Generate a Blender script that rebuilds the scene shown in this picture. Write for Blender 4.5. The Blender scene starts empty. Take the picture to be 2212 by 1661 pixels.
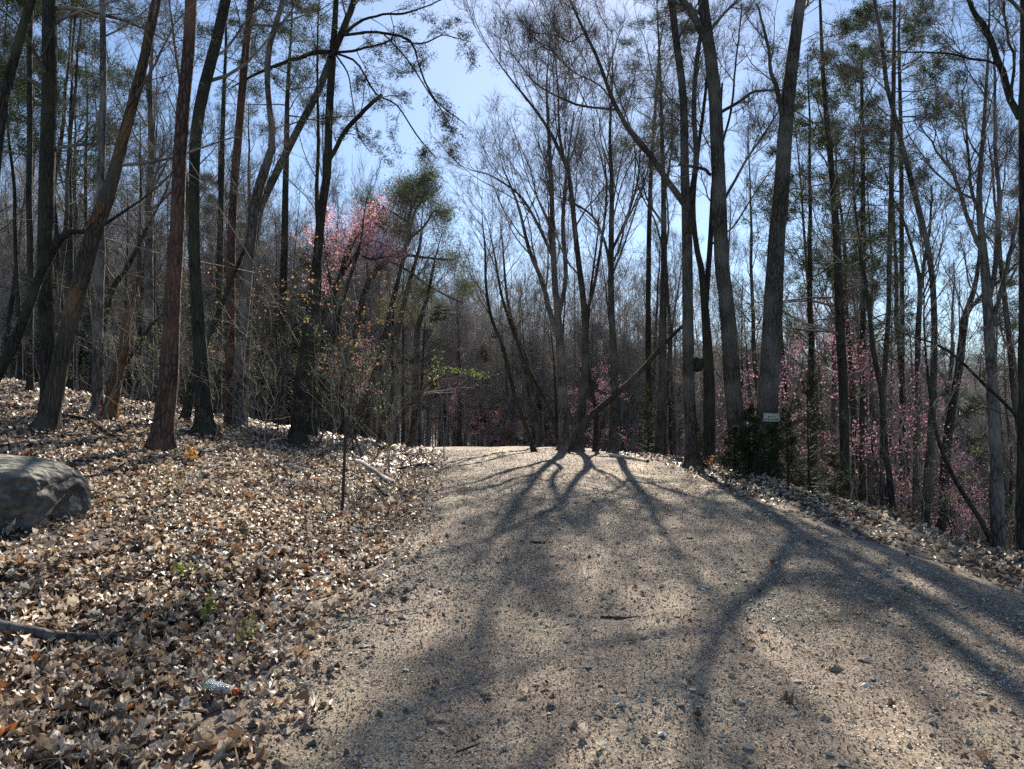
import bpy, math, random
import numpy as np
from mathutils import Vector, Matrix

rng = np.random.default_rng(7)
random.seed(7)
R = math.radians
sc = bpy.context.scene
COL = sc.collection

# ------------------------------------------------------------------ camera, sky, sun, exposure
EYE = 1.6
FOC = 1600.0            # focal length in units of a 2212 px wide frame
PITCH = math.atan((920 - 830.5) / FOC)
cam_d = bpy.data.cameras.new('camera')
cam = bpy.data.objects.new('camera', cam_d)
COL.objects.link(cam)
cam.location = (0, 0, EYE)
cam.rotation_euler = (math.pi / 2 + PITCH, 0, 0)
cam_d.sensor_width = 36.0
cam_d.lens = 36.0 * FOC / 2212.0
cam_d.clip_start = 0.05
cam_d.clip_end = 2000
sc.camera = cam

SUN_ELEV = R(37)
SUN_AZ = R(5.2)         # to the right of straight ahead (+Y)
world = bpy.data.worlds.new('World')
sc.world = world
world.use_nodes = True
wn = world.node_tree
wn.nodes.clear()
wo = wn.nodes.new('ShaderNodeOutputWorld')
bg = wn.nodes.new('ShaderNodeBackground')
sky = wn.nodes.new('ShaderNodeTexSky')
sky.sky_type = 'NISHITA'
sky.sun_disc = False
sky.sun_elevation = SUN_ELEV
sky.sun_rotation = SUN_AZ
sky.altitude = 200
sky.air_density = 1.0
sky.dust_density = 0.22
sky.ozone_density = 2.7
bg.inputs['Strength'].default_value = 0.068
wn.links.new(sky.outputs[0], bg.inputs['Color'])
wn.links.new(bg.outputs[0], wo.inputs['Surface'])

sun_d = bpy.data.lights.new('sun', 'SUN')
sun_d.energy = 5.0
sun_d.angle = R(0.53)
sun_d.color = (1.0, 0.93, 0.82)
sun = bpy.data.objects.new('sun', sun_d)
COL.objects.link(sun)
sd = Vector((math.sin(SUN_AZ) * math.cos(SUN_ELEV), math.cos(SUN_AZ) * math.cos(SUN_ELEV), math.sin(SUN_ELEV)))
sun.rotation_euler = sd.to_track_quat('Z', 'Y').to_euler()
sun.location = sd * 60

sc.view_settings.view_transform = 'Standard'
sc.view_settings.look = 'None'
sc.view_settings.exposure = 1.27
sc.view_settings.gamma = 1.0
sc.view_settings.use_curve_mapping = False
sc.render.engine = 'CYCLES'
sc.cycles.max_bounces = 5
sc.cycles.diffuse_bounces = 3
sc.cycles.glossy_bounces = 2
sc.cycles.transmission_bounces = 4
sc.cycles.use_denoising = False

# ------------------------------------------------------------------ noise and terrain
_perm = np.random.default_rng(3).random((256, 256))


def vnoise(x, y):
    xi = np.floor(x).astype(int); yi = np.floor(y).astype(int)
    fx = x - xi; fy = y - yi
    fx = fx * fx * (3 - 2 * fx); fy = fy * fy * (3 - 2 * fy)
    a = _perm[xi & 255, yi & 255]; b = _perm[(xi + 1) & 255, yi & 255]
    c = _perm[xi & 255, (yi + 1) & 255]; d = _perm[(xi + 1) & 255, (yi + 1) & 255]
    return (a * (1 - fx) + b * fx) * (1 - fy) + (c * (1 - fx) + d * fx) * fy - 0.5


def fbm(x, y, o=4):
    s = 0; a = 1.0
    for i in range(o):
        s = s + a * vnoise(x * 2 ** i + 17.3 * i, y * 2 ** i - 9.1 * i)
        a *= 0.5
    return s


def sstep(a, b, x):
    t = np.clip((x - a) / (b - a), 0, 1)
    return t * t * (3 - 2 * t)


def xl(y):
    return np.interp(y, [-5, 3, 4, 5.8, 8.1, 10.6, 18.5, 26, 40, 60], [-1.1, -1.17, -1.24, -1.02, -1.2, -1.4, -1.9, -4.0, -9, -14])


def xr(y):
    return np.interp(y, [-5, 4.9, 7.8, 10.4, 13.6, 18.5, 26, 40, 60], [3.7, 3.5, 3.2, 3.0, 3.1, 2.6, 1.0, -4, -9])


def prof(y):
    near = 0.9 * (1 - ((22 - y) / 22.0) ** 2)
    far = 0.9 - 0.0035 * (y - 22) ** 2
    farr = np.interp(y, [40, 60, 90, 400], [-0.234, -2.3, -3.5, -3.5])
    return np.where(y < 22, near, np.where(y < 40, far, farr))


def H(x, y):
    x = np.asarray(x, float); y = np.asarray(y, float)
    z = prof(y)
    dl = np.maximum(0, xl(y) - x)
    dr = np.maximum(0, x - xr(y))
    s = np.interp(y, [0, 4, 8, 12, 20, 30, 60], [.05, .085, .14, .165, .165, .15, .13])
    z = z + s * np.minimum(dl, 30) + 9 * (1 - np.exp(-np.maximum(0, dl - 30) / 70))
    z = z - 0.10 * np.exp(-((dl - 0.55) / 0.35) ** 2) * (dl > 0)
    d2 = np.maximum(0, dr - 1.15)
    drop = 0.05 * dr + 9.5 * (1 - np.exp(-d2 * 0.05))
    z = z - drop
    rr = np.sqrt(x * x + y * y)
    z = z + 27 * sstep(75, 250, rr)
    off = np.clip(np.minimum(1, (dl + dr) * 1.2), 0, 1)
    z = z + off * (0.14 * fbm(x * .45 + 5, y * .45) + 0.05 * fbm(x * 2.1, y * 2.1, 3))
    z = z + (1 - off) * 0.025 * fbm(x * .8, y * .8, 3)
    return z


def h1(x, y):
    return float(H(np.array([x]), np.array([y]))[0])


def ray(px, py):
    u = px - 1106.0; v = -(py - 830.5)
    c, s = math.cos(PITCH), math.sin(PITCH)
    return np.array([u, FOC * c - v * s, FOC * s + v * c])


def at(px, py, Y):
    r = ray(px, py)
    return np.array([0, 0, EYE]) + r * (Y / r[1])


def gnd(px, py, ymax=80.0):
    """the place on the ground seen at a point of the picture"""
    r = ray(px, py)
    Y = np.linspace(1.5, ymax, 4000)
    P = np.array([0, 0, EYE])[None] + r[None] * (Y / r[1])[:, None]
    below = P[:, 2] < H(P[:, 0], P[:, 1])
    if below.any():
        i = int(np.argmax(below))
        return P[i]
    return P[-1]


# ------------------------------------------------------------------ mesh helpers
class MB:
    def __init__(self):
        self.V = []; self.F3 = []; self.F4 = []; self.C = []; self.n = 0

    def add(self, V, F, col=None):
        V = np.asarray(V, float).reshape(-1, 3)
        F = np.asarray(F, int)
        (self.F3 if F.shape[1] == 3 else self.F4).append(F + self.n)
        self.V.append(V)
        if col is None:
            col = np.ones((len(V), 3)) * 0.5
        col = np.asarray(col, float)
        if col.ndim == 1:
            col = np.tile(col, (len(V), 1))
        self.C.append(col)
        self.n += len(V)
        return self

    def merge(self, o):
        for f in o.F3: self.F3.append(f + self.n)
        for f in o.F4: self.F4.append(f + self.n)
        self.V += o.V; self.C += o.C; self.n += o.n

    def mesh(self, name, mat, origin=None, smooth=True, color=False):
        me = bpy.data.meshes.new(name)
        V = np.concatenate(self.V) if self.V else np.zeros((0, 3))
        if origin is not None:
            V = V - np.asarray(origin)[None]
        me.vertices.add(len(V))
        me.vertices.foreach_set('co', V.astype(np.float32).ravel())
        F3 = np.concatenate(self.F3) if self.F3 else np.zeros((0, 3), int)
        F4 = np.concatenate(self.F4) if self.F4 else np.zeros((0, 4), int)
        li = np.concatenate([F3.ravel(), F4.ravel()])
        tot = np.concatenate([np.full(len(F3), 3), np.full(len(F4), 4)])
        st = np.concatenate([[0], np.cumsum(tot)[:-1]]) if len(tot) else np.zeros(0)
        me.loops.add(len(li))
        me.loops.foreach_set('vertex_index', li.astype(np.int32))
        me.polygons.add(len(tot))
        me.polygons.foreach_set('loop_start', st.astype(np.int32))
        me.polygons.foreach_set('loop_total', tot.astype(np.int32))
        me.polygons.foreach_set('use_smooth', np.full(len(tot), smooth))
        if color:
            a = me.color_attributes.new('tint', 'FLOAT_COLOR', 'POINT')
            C = np.concatenate(self.C)
            C = np.concatenate([C, np.ones((len(C), 1))], 1)
            a.data.foreach_set('color', C.astype(np.float32).ravel())
        me.update(calc_edges=True)
        me.materials.append(mat)
        return me

    def obj(self, name, mat, parent=None, origin=None, smooth=True, color=False):
        me = self.mesh(name, mat, origin, smooth, color)
        o = bpy.data.objects.new(name, me)
        COL.objects.link(o)
        if parent is not None:
            o.parent = parent
        elif origin is not None:
            o.location = tuple(origin)
        return o


def tag(o, label=None, cat=None, group=None, kind=None):
    if label: o['label'] = label
    if cat: o['category'] = cat
    if group: o['group'] = group
    if kind: o['kind'] = kind
    return o


def thing(name, loc, label, cat, group=None, rz=0.0):
    o = bpy.data.objects.new(name, None)
    o.empty_display_size = 0.2
    COL.objects.link(o)
    o.location = tuple(loc)
    o.rotation_euler = (0, 0, rz)
    return tag(o, label, cat, group)


def nrm(v):
    return v / np.maximum(np.linalg.norm(v, axis=-1, keepdims=True), 1e-9)


def tubes(P, Rd, sides=3, jit=0.0, cap=False):
    """P (N,K,3), Rd (N,K) -> verts, quads"""
    N, K, _ = P.shape
    T = np.empty_like(P)
    T[:, 1:-1] = P[:, 2:] - P[:, :-2]
    T[:, 0] = P[:, 1] - P[:, 0]
    T[:, -1] = P[:, -1] - P[:, -2]
    T = nrm(T)
    ref = np.cross(nrm(P[:, -1] - P[:, 0]), np.array([0.31, 0.87, 0.12]))
    bad = np.linalg.norm(ref, axis=1) < 0.1
    ref[bad] = np.array([1.0, 0, 0])
    ref = nrm(ref)[:, None, :]
    U = nrm(np.cross(T, ref)); W = np.cross(T, U)
    a = np.arange(sides) * 2 * math.pi / sides
    rad = Rd[:, :, None] * np.ones(sides)[None, None]
    if jit:
        rad = rad * (1 + jit * (rng.random((N, 1, sides)) - .5) + jit * .6 * (rng.random((N, K, sides)) - .5))
    V = P[:, :, None, :] + rad[..., None] * (np.cos(a)[None, None, :, None] * U[:, :, None, :] + np.sin(a)[None, None, :, None] * W[:, :, None, :])
    V = V.reshape(-1, 3)
    n = np.arange(N)[:, None, None] * K * sides
    k = np.arange(K - 1)[None, :, None] * sides
    s = np.arange(sides)[None, None, :]
    s2 = (s + 1) % sides
    F = np.stack([n + k + s, n + k + s2, n + k + sides + s2, n + k + sides + s], -1).reshape(-1, 4)
    return V, F


def spline(pts, n):
    """Catmull-Rom through rows of any width, n samples, spaced along the length"""
    p = np.asarray(pts, float)
    if len(p) == 2:
        t = np.linspace(0, 1, n)[:, None]
        return p[0] * (1 - t) + p[1] * t
    q = np.vstack([2 * p[0] - p[1], p, 2 * p[-1] - p[-2]])
    out = []
    for i in range(len(p) - 1):
        t = np.linspace(0, 1, 12, endpoint=False)[:, None]
        a, b, c, d = q[i], q[i + 1], q[i + 2], q[i + 3]
        out.append(0.5 * (2 * b + (c - a) * t + (2 * a - 5 * b + 4 * c - d) * t ** 2 + (3 * b - a - 3 * c + d) * t ** 3))
    out = np.vstack(out + [p[-1:]])
    L = np.concatenate([[0], np.cumsum(np.linalg.norm(np.diff(out[:, :3], axis=0), axis=1))])
    s = np.linspace(0, L[-1], n)
    return np.stack([np.interp(s, L, out[:, j]) for j in range(out.shape[1])], 1)


def grow(S, D, L, r0, seg, wander, trop, r1=0.25):
    N = len(S)
    P = np.empty((N, seg + 1, 3)); P[:, 0] = S
    D = nrm(D)
    st = (L / seg)[:, None]
    for i in range(seg):
        D = nrm(D + wander * rng.normal(size=(N, 3)) + np.asarray(trop)[None] if np.ndim(trop) == 1 else D + wander * rng.normal(size=(N, 3)) + trop)
        P[:, i + 1] = P[:, i] + D * st
    t = np.linspace(0, 1, seg + 1)[None]
    Rd = r0[:, None] * (1 - (1 - r1) * t)
    return P, Rd


def spawn(P, Rd, n, t0, t1, ang, ang_sd, lr, seg, wander, trop, rr=0.55, rmax=9, labs=None, taper=0.5, flat=0.0, rmin=0.0015, r1=0.25):
    M, K, _ = P.shape
    idx = np.repeat(np.arange(M), n)
    base = np.tile((np.arange(n) + 0.5) / n, M)
    t = t0 + (t1 - t0) * np.clip(base + rng.uniform(-.5, .5, M * n) / n, 0, 1)
    f = t * (K - 1); i0 = np.minimum(f.astype(int), K - 2); ft = (f - i0)[:, None]
    S = P[idx, i0] * (1 - ft) + P[idx, i0 + 1] * ft
    r = Rd[idx, i0] * (1 - ft[:, 0]) + Rd[idx, i0 + 1] * ft[:, 0]
    T = nrm(P[idx, i0 + 1] - P[idx, i0])
    A = nrm(np.cross(T, rng.normal(size=T.shape)))
    if flat:
        A[:, 2] *= (1 - flat); A = nrm(A)
    a = np.radians(rng.normal(ang, ang_sd, M * n))[:, None]
    D = np.cos(a) * T + np.sin(a) * A
    if labs is None:
        pl = np.linalg.norm(np.diff(P, axis=1), axis=2).sum(1)[idx]
        L = pl * lr
    else:
        L = np.full(M * n, labs)
    tt = (t - t0) / max(1e-6, t1 - t0)
    L = L * (1 - taper * tt) * rng.uniform(.6, 1.25, M * n)
    r0 = np.maximum(np.minimum(r * rr, rmax) * rng.uniform(.7, 1.1, M * n), rmin)
    return grow(S, D, L, r0, seg, wander, trop, r1)


def needles(P, per, length, width, spread=1.0, along=None):
    """needle tufts at the points P (N,3): thin triangles"""
    N = len(P)
    C = np.repeat(P, per, 0)
    D = nrm(rng.normal(size=(N * per, 3)) + (np.repeat(along, per, 0) * 0.9 if along is not None else 0) + np.array([0, 0, .25]))
    L = length * rng.uniform(.6, 1.15, (N * per, 1))
    C = C + rng.normal(size=C.shape) * length * 0.45 * spread
    S = nrm(np.cross(D, rng.normal(size=D.shape))) * width * 0.5
    V = np.stack([C - S, C + S, C + D * L], 1).reshape(-1, 3)
    F = np.arange(N * per * 3).reshape(-1, 3)
    return V, F


def slivers(a, n, L, w):
    """finest twiglets: one thin blade each, along the branches a (N,K,3)"""
    M_, K, _ = a.shape
    idx = np.repeat(np.arange(M_), n)
    t = (rng.random(len(idx)) * (K - 1.01))
    i0 = t.astype(int); f = (t - i0)[:, None]
    S = a[idx, i0] * (1 - f) + a[idx, i0 + 1] * f
    D = nrm(nrm(a[idx, i0 + 1] - a[idx, i0]) + .42 * rng.normal(size=S.shape) + np.array([0, 0, .15]))
    W = nrm(np.cross(D, rng.normal(size=D.shape))) * w * .5
    V = np.stack([S - W, S + W, S + D * L * rng.uniform(.5, 1.4, (len(S), 1))], 1).reshape(-1, 3)
    return V, np.arange(len(V)).reshape(-1, 3)


def flakes(P, per, size, spread):
    """small two-triangle petals or leaves round the points P"""
    C = np.repeat(P, per, 0)
    n = len(C)
    C = C + rng.normal(size=C.shape) * spread
    A = nrm(rng.normal(size=(n, 3))); B = nrm(np.cross(A, rng.normal(size=(n, 3))))
    s = size * rng.uniform(.6, 1.3, (n, 1))
    V = np.stack([C - A * s * .5, C + B * s * .32, C + A * s * .5, C - B * s * .32 + np.cross(A, B) * s * .12], 1).reshape(-1, 3)
    F = np.arange(n * 4).reshape(-1, 4)
    return V, F


# ------------------------------------------------------------------ materials
def mat_base(name):
    m = bpy.data.materials.new(name)
    m.use_nodes = True
    nt = m.node_tree
    nt.nodes.clear()
    out = nt.nodes.new('ShaderNodeOutputMaterial')
    b = nt.nodes.new('ShaderNodeBsdfPrincipled')
    nt.links.new(b.outputs[0], out.inputs[0])
    return m, nt, b, out


def N(nt, typ, **kw):
    n = nt.nodes.new(typ)
    for k, v in kw.items():
        if k in n.inputs:
            n.inputs[k].default_value = v
        else:
            setattr(n, k, v)
    return n


def ramp(nt, src, stops):
    r = nt.nodes.new('ShaderNodeValToRGB')
    el = r.color_ramp.elements
    while len(el) < len(stops):
        el.new(0.5)
    for e, (p, c) in zip(el, stops):
        e.position = p
        e.color = (*c, 1)
    nt.links.new(src, r.inputs[0])
    return r


def bark(name, dark, light, sx=9, sz=1.3, bump=0.6, tint=None, rough=.9):
    m, nt, b, out = mat_base(name)
    tc = N(nt, 'ShaderNodeTexCoord')
    mp = N(nt, 'ShaderNodeMapping')
    mp.inputs['Scale'].default_value = (sx, sx, sz)
    nt.links.new(tc.outputs['Object'], mp.inputs['Vector'])
    n1 = N(nt, 'ShaderNodeTexNoise', Scale=2.2, Detail=8, Roughness=.65, Distortion=.6)
    nt.links.new(mp.outputs[0], n1.inputs['Vector'])
    v = N(nt, 'ShaderNodeTexVoronoi', Scale=2.6)
    v.feature = 'DISTANCE_TO_EDGE'
    nt.links.new(mp.outputs[0], v.inputs['Vector'])
    n2 = N(nt, 'ShaderNodeTexNoise', Scale=1.4, Detail=4)
    nt.links.new(tc.outputs['Object'], n2.inputs['Vector'])
    r = ramp(nt, n1.outputs[0], [(.3, dark), (.75, light)])
    mx = N(nt, 'ShaderNodeMix', data_type='RGBA', blend_type='MIX')
    r2 = ramp(nt, n2.outputs[0], [(.45, (0, 0, 0)), (.7, (1, 1, 1))])
    nt.links.new(r2.outputs[0], mx.inputs[0])
    fr = ramp(nt, v.outputs['Distance'], [(.02, (.35, .35, .35)), (.22, (1.15, 1.15, 1.15))])
    mf = N(nt, 'ShaderNodeMix', data_type='RGBA', blend_type='MULTIPLY'); mf.inputs[0].default_value = 1
    nt.links.new(r.outputs[0], mf.inputs[6]); nt.links.new(fr.outputs[0], mf.inputs[7])
    nt.links.new(mf.outputs[2], mx.inputs[6])
    mx.inputs[7].default_value = (*(tint or [x * 1.35 for x in light]), 1)
    nt.links.new(mx.outputs[2], b.inputs['Base Color'])
    b.inputs['Roughness'].default_value = rough
    b.inputs['Specular IOR Level'].default_value = .25
    ad = N(nt, 'ShaderNodeMath', operation='MULTIPLY_ADD')
    ad.inputs[1].default_value = 1.6
    nt.links.new(v.outputs['Distance'], ad.inputs[0])
    nt.links.new(n1.outputs[0], ad.inputs[2])
    bp = N(nt, 'ShaderNodeBump', Strength=min(1, bump * 1.2), Distance=.06)
    nt.links.new(ad.outputs[0], bp.inputs['Height'])
    nt.links.new(bp.outputs[0], b.inputs['Normal'])
    return m


M = {}
M['oak'] = bark('oak_bark', (.035, .030, .026), (.16, .142, .12), 9, 1.9, 1.0, (.20, .19, .165))
M['pine'] = bark('pine_bark', (.045, .030, .026), (.17, .105, .085), 7, 2.2, .9, (.21, .115, .085))
M['dark'] = bark('dark_bark', (.020, .018, .016), (.085, .077, .066), 8, 1.6, .8, (.07, .075, .045))
M['grey'] = bark('grey_bark', (.05, .045, .042), (.19, .175, .16), 6, 1.5, .6)
M['dead'] = bark('dead_wood', (.03, .026, .022), (.13, .11, .09), 8, 1.0, .8, (.12, .10, .08))
M['peeled'] = bark('peeled_wood', (.07, .042, .025), (.27, .155, .08), 14, 1.6, .6, (.20, .13, .08))
M['twig'] = bark('twig_bark', (.08, .07, .062), (.24, .215, .19), 20, 8, .1)
M['paletwig'] = bark('pale_twig', (.12, .105, .085), (.32, .28, .23), 25, 8, .1)
M['whitewood'] = bark('white_weathered_wood', (.28, .26, .23), (.62, .58, .52), 14, 3, .3)


def tinted(name, rough=.5, transl=.35, spec=.5, var=.25, scale=60, bumpy=.0):
    """material whose colour is the per-piece 'tint' of the thing itself"""
    m, nt, b, out = mat_base(name)
    at_ = N(nt, 'ShaderNodeVertexColor', layer_name='tint')
    tc = N(nt, 'ShaderNodeTexCoord')
    n = N(nt, 'ShaderNodeTexNoise', Scale=scale, Detail=3)
    nt.links.new(tc.outputs['Object'], n.inputs['Vector'])
    r = ramp(nt, n.outputs[0], [(.3, (1 - var,) * 3), (.7, (1 + var * .5,) * 3)])
    mx = N(nt, 'ShaderNodeMix', data_type='RGBA', blend_type='MULTIPLY')
    mx.inputs[0].default_value = 1
    nt.links.new(at_.outputs[0], mx.inputs[6]); nt.links.new(r.outputs[0], mx.inputs[7])
    nt.links.new(mx.outputs[2], b.inputs['Base Color'])
    b.inputs['Roughness'].default_value = rough
    b.inputs['Specular IOR Level'].default_value = spec
    if bumpy:
        bp = N(nt, 'ShaderNodeBump', Strength=bumpy, Distance=.004)
        nt.links.new(n.outputs[0], bp.inputs['Height']); nt.links.new(bp.outputs[0], b.inputs['Normal'])
    if transl:
        t = N(nt, 'ShaderNodeBsdfTranslucent')
        nt.links.new(mx.outputs[2], t.inputs['Color'])
        ms = N(nt, 'ShaderNodeMixShader')
        ms.inputs[0].default_value = transl
        nt.links.new(b.outputs[0], ms.inputs[1]); nt.links.new(t.outputs[0], ms.inputs[2])
        nt.links.new(ms.outputs[0], out.inputs[0])
    return m


M['leaf'] = tinted('dry_leaf', .47, .28, .4, .3, 40)
M['needle'] = tinted("needles", .75, .2, .12, .2, 3)
M['petal'] = tinted('blossom', .6, .45, .3, .2, 5)
M['chip'] = tinted('gravel_chips', .7, 0, .35, .3, 90, .4)


def ground_mat():
    m, nt, b, out = mat_base('leafy_ground')
    tc = N(nt, 'ShaderNodeTexCoord')
    v = N(nt, 'ShaderNodeTexVoronoi', Scale=13.0, Randomness=1.0)
    nz = N(nt, 'ShaderNodeTexNoise', Scale=6.0, Detail=6)
    nt.links.new(tc.outputs['Object'], nz.inputs['Vector'])
    add = N(nt, 'ShaderNodeMix', data_type='RGBA', blend_type='ADD'); add.inputs[0].default_value = .12
    nt.links.new(tc.outputs['Object'], add.inputs[6]); nt.links.new(nz.outputs[1], add.inputs[7])
    nt.links.new(add.outputs[2], v.inputs['Vector'])
    r = ramp(nt, v.outputs['Color'], [(.25, (.022, .015, .010)), (.55, (.055, .036, .023)), (.8, (.12, .082, .052)), (.97, (.28, .21, .14))])
    n2 = N(nt, 'ShaderNodeTexNoise', Scale=.5, Detail=4)
    nt.links.new(tc.outputs['Object'], n2.inputs['Vector'])
    mx = N(nt, 'ShaderNodeMix', data_type='RGBA', blend_type='MULTIPLY'); mx.inputs[0].default_value = 1
    r2 = ramp(nt, n2.outputs[0], [(.3, (.55, .52, .5)), (.7, (1.1, 1.05, 1.0))])
    nt.links.new(r.outputs[0], mx.inputs[6]); nt.links.new(r2.outputs[0], mx.inputs[7])
    nt.links.new(mx.outputs[2], b.inputs['Base Color'])
    b.inputs['Roughness'].default_value = .8
    bp = N(nt, 'ShaderNodeBump', Strength=1.0, Distance=.06)
    nt.links.new(v.outputs['Color'], bp.inputs['Height']); nt.links.new(bp.outputs[0], b.inputs['Normal'])
    return m


def road_mat():
    m, nt, b, out = mat_base('gravel_dirt')
    tc = N(nt, 'ShaderNodeTexCoord')
    co = tc.outputs['Object']
    big = N(nt, 'ShaderNodeTexNoise', Scale=.55, Detail=5, Roughness=.6, Distortion=.4)
    med = N(nt, 'ShaderNodeTexNoise', Scale=3.5, Detail=8, Roughness=.7)
    mp = N(nt, 'ShaderNodeMapping'); mp.inputs['Scale'].default_value = (1.0, .45, 1)
    nt.links.new(co, mp.inputs['Vector'])
    nt.links.new(mp.outputs[0], big.inputs['Vector'])
    nt.links.new(co, med.inputs['Vector'])
    v = N(nt, 'ShaderNodeTexVoronoi', Scale=110.0)
    v2 = N(nt, 'ShaderNodeTexVoronoi', Scale=48.0)
    nt.links.new(co, v.inputs['Vector']); nt.links.new(co, v2.inputs['Vector'])
    base = ramp(nt, med.outputs[0], [(.3, (.155, .113, .08)), (.5, (.245, .184, .132)), (.72, (.34, .265, .193))])
    sand = ramp(nt, big.outputs[0], [(.55, (0, 0, 0)), (.63, (1, 1, 1))])
    mx = N(nt, 'ShaderNodeMix', data_type='RGBA')
    mp2 = N(nt, 'ShaderNodeMapping'); mp2.inputs['Scale'].default_value = (2.6, .32, 1)
    mp2.inputs['Rotation'].default_value = (0, 0, R(8))
    stn = N(nt, 'ShaderNodeTexNoise', Scale=1.0, Detail=6, Roughness=.65, Distortion=.9)
    nt.links.new(co, mp2.inputs['Vector']); nt.links.new(mp2.outputs[0], stn.inputs['Vector'])
    st2 = ramp(nt, stn.outputs[0], [(.55, (0, 0, 0)), (.66, (1, 1, 1))])
    mxs = N(nt, 'ShaderNodeMath', operation='MAXIMUM')
    nt.links.new(sand.outputs[0], mxs.inputs[0]); nt.links.new(st2.outputs[0], mxs.inputs[1])
    s2 = N(nt, 'ShaderNodeMath', operation='MULTIPLY'); s2.inputs[1].default_value = .72
    nt.links.new(mxs.outputs[0], s2.inputs[0])
    nt.links.new(s2.outputs[0], mx.inputs[0]); nt.links.new(base.outputs[0], mx.inputs[6])
    mx.inputs[7].default_value = (.44, .36, .24, 1)
    drk = ramp(nt, big.outputs[0], [(.38, (.58, .62, .62)), (.48, (1, 1, 1))])
    m1 = N(nt, 'ShaderNodeMix', data_type='RGBA', blend_type='MULTIPLY'); m1.inputs[0].default_value = 1
    nt.links.new(mx.outputs[2], m1.inputs[6]); nt.links.new(drk.outputs[0], m1.inputs[7])
    sp = ramp(nt, v.outputs['Color'], [(.1, (.45, .43, .42)), (.5, (1, 1, 1)), (.92, (1.55, 1.5, 1.42))])
    m2 = N(nt, 'ShaderNodeMix', data_type='RGBA', blend_type='MULTIPLY'); m2.inputs[0].default_value = 1
    nt.links.new(m1.outputs[2], m2.inputs[6]); nt.links.new(sp.outputs[0], m2.inputs[7])
    nt.links.new(m2.outputs[2], b.inputs['Base Color'])
    b.inputs['Roughness'].default_value = .85
    b.inputs['Specular IOR Level'].default_value = .3
    a1 = N(nt, 'ShaderNodeMath', operation='MULTIPLY_ADD'); a1.inputs[1].default_value = .5
    nt.links.new(v.outputs['Color'], a1.inputs[0]); nt.links.new(v2.outputs['Color'], a1.inputs[2])
    bp = N(nt, 'ShaderNodeBump', Strength=1.0, Distance=.010)
    nt.links.new(a1.outputs[0], bp.inputs['Height'])
    bp2 = N(nt, 'ShaderNodeBump', Strength=.8, Distance=.05)
    nt.links.new(med.outputs[0], bp2.inputs['Height']); nt.links.new(bp.outputs[0], bp2.inputs['Normal'])
    nt.links.new(bp2.outputs[0], b.inputs['Normal'])
    return m


M['ground'] = ground_mat()
M['road'] = road_mat()


# ------------------------------------------------------------------ ground and track
def graded(lo, hi, h0, g, centre=0.0):
    out = [centre]; d = 0.0
    while centre + d < hi:
        d += h0 + g * d; out.append(centre + d)
    neg = []; d = 0.0
    while centre - d > lo:
        d += h0 + g * d; neg.append(centre - d)
    return np.array(neg[::-1] + out)


def grid(X, Y, Z):
    nx, ny = X.shape[1], X.shape[0]
    V = np.stack([X, Y, Z], -1).reshape(-1, 3)
    i = np.arange(ny - 1)[:, None] * nx; j = np.arange(nx - 1)[None]
    F = np.stack([i + j, i + j + 1, i + j + 1 + nx, i + j + nx], -1).reshape(-1, 4)
    return V, F


gx = graded(-330, 330, .08, .027)
gy = graded(-12, 420, .08, .022, 3.0)
X, Y = np.meshgrid(gx, gy)
Z = H(X, Y)
onroad = (X > xl(Y) + .12) & (X < xr(Y) - .12) & (Y < 34)
Z = np.where(onroad, Z - .05, Z)
ground = tag(MB().add(*grid(X, Y, Z)).obj('ground', M['ground']), 'leaf covered forest floor falling away to the right of the track', kind='structure')

ys = np.concatenate([np.arange(-4, 14, .05), np.arange(14, 34, .09)])
us = np.linspace(-.12, 1.12, 120)
U, Y = np.meshgrid(us, ys)
A, B = xl(Y), xr(Y)
X = A + (B - A) * U
edge = np.minimum(U, 1 - U)
wob = .035 * fbm(X * 3, Y * 3, 3)
up = np.clip((edge + .06 + wob) / .06, -1, 1) * .03
rut = -.028 * (np.exp(-((U - .24) / .07) ** 2) + np.exp(-((U - .66) / .07) ** 2))
Z = H(X, Y) + up + rut * (edge > 0) + .018 * fbm(X * 6, Y * 6, 4) * (edge > -.02)


def zroad(x, y):
    a, b = xl(y), xr(y)
    u = (x - a) / (b - a); e = np.minimum(u, 1 - u)
    r = -.028 * (np.exp(-((u - .24) / .07) ** 2) + np.exp(-((u - .66) / .07) ** 2))
    return H(x, y) + np.clip((e + .06 + .035 * fbm(x * 3, y * 3, 3)) / .06, -1, 1) * .03 + r * (e > 0) + .018 * fbm(x * 6, y * 6, 4) * (e > -.02)


road = tag(MB().add(*grid(X, Y, Z)).obj('gravel_track', M['road']), 'worn gravel and dirt track over a low rise', kind='structure')


# ------------------------------------------------------------------ leaf litter
def rot_basis(n, tilt):
    yaw = rng.uniform(0, 2 * math.pi, n)
    nx = rng.normal(0, 1, n) * tilt; ny = rng.normal(0, 1, n) * tilt
    Nn = nrm(np.stack([nx, ny, np.ones(n)], 1))
    A = nrm(np.cross(Nn, np.stack([np.cos(yaw), np.sin(yaw), np.zeros(n)], 1)))
    B = np.cross(Nn, A)
    return A, B, Nn


def oak_outline(k=16):
    a = np.arange(k) * 2 * math.pi / k
    r = 1 + .22 * np.cos(a * 6) * (np.abs(np.sin(a)) > .3)
    return np.cos(a) * .5 * (.9 + .1 * r), np.sin(a) * .30 * r


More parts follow.
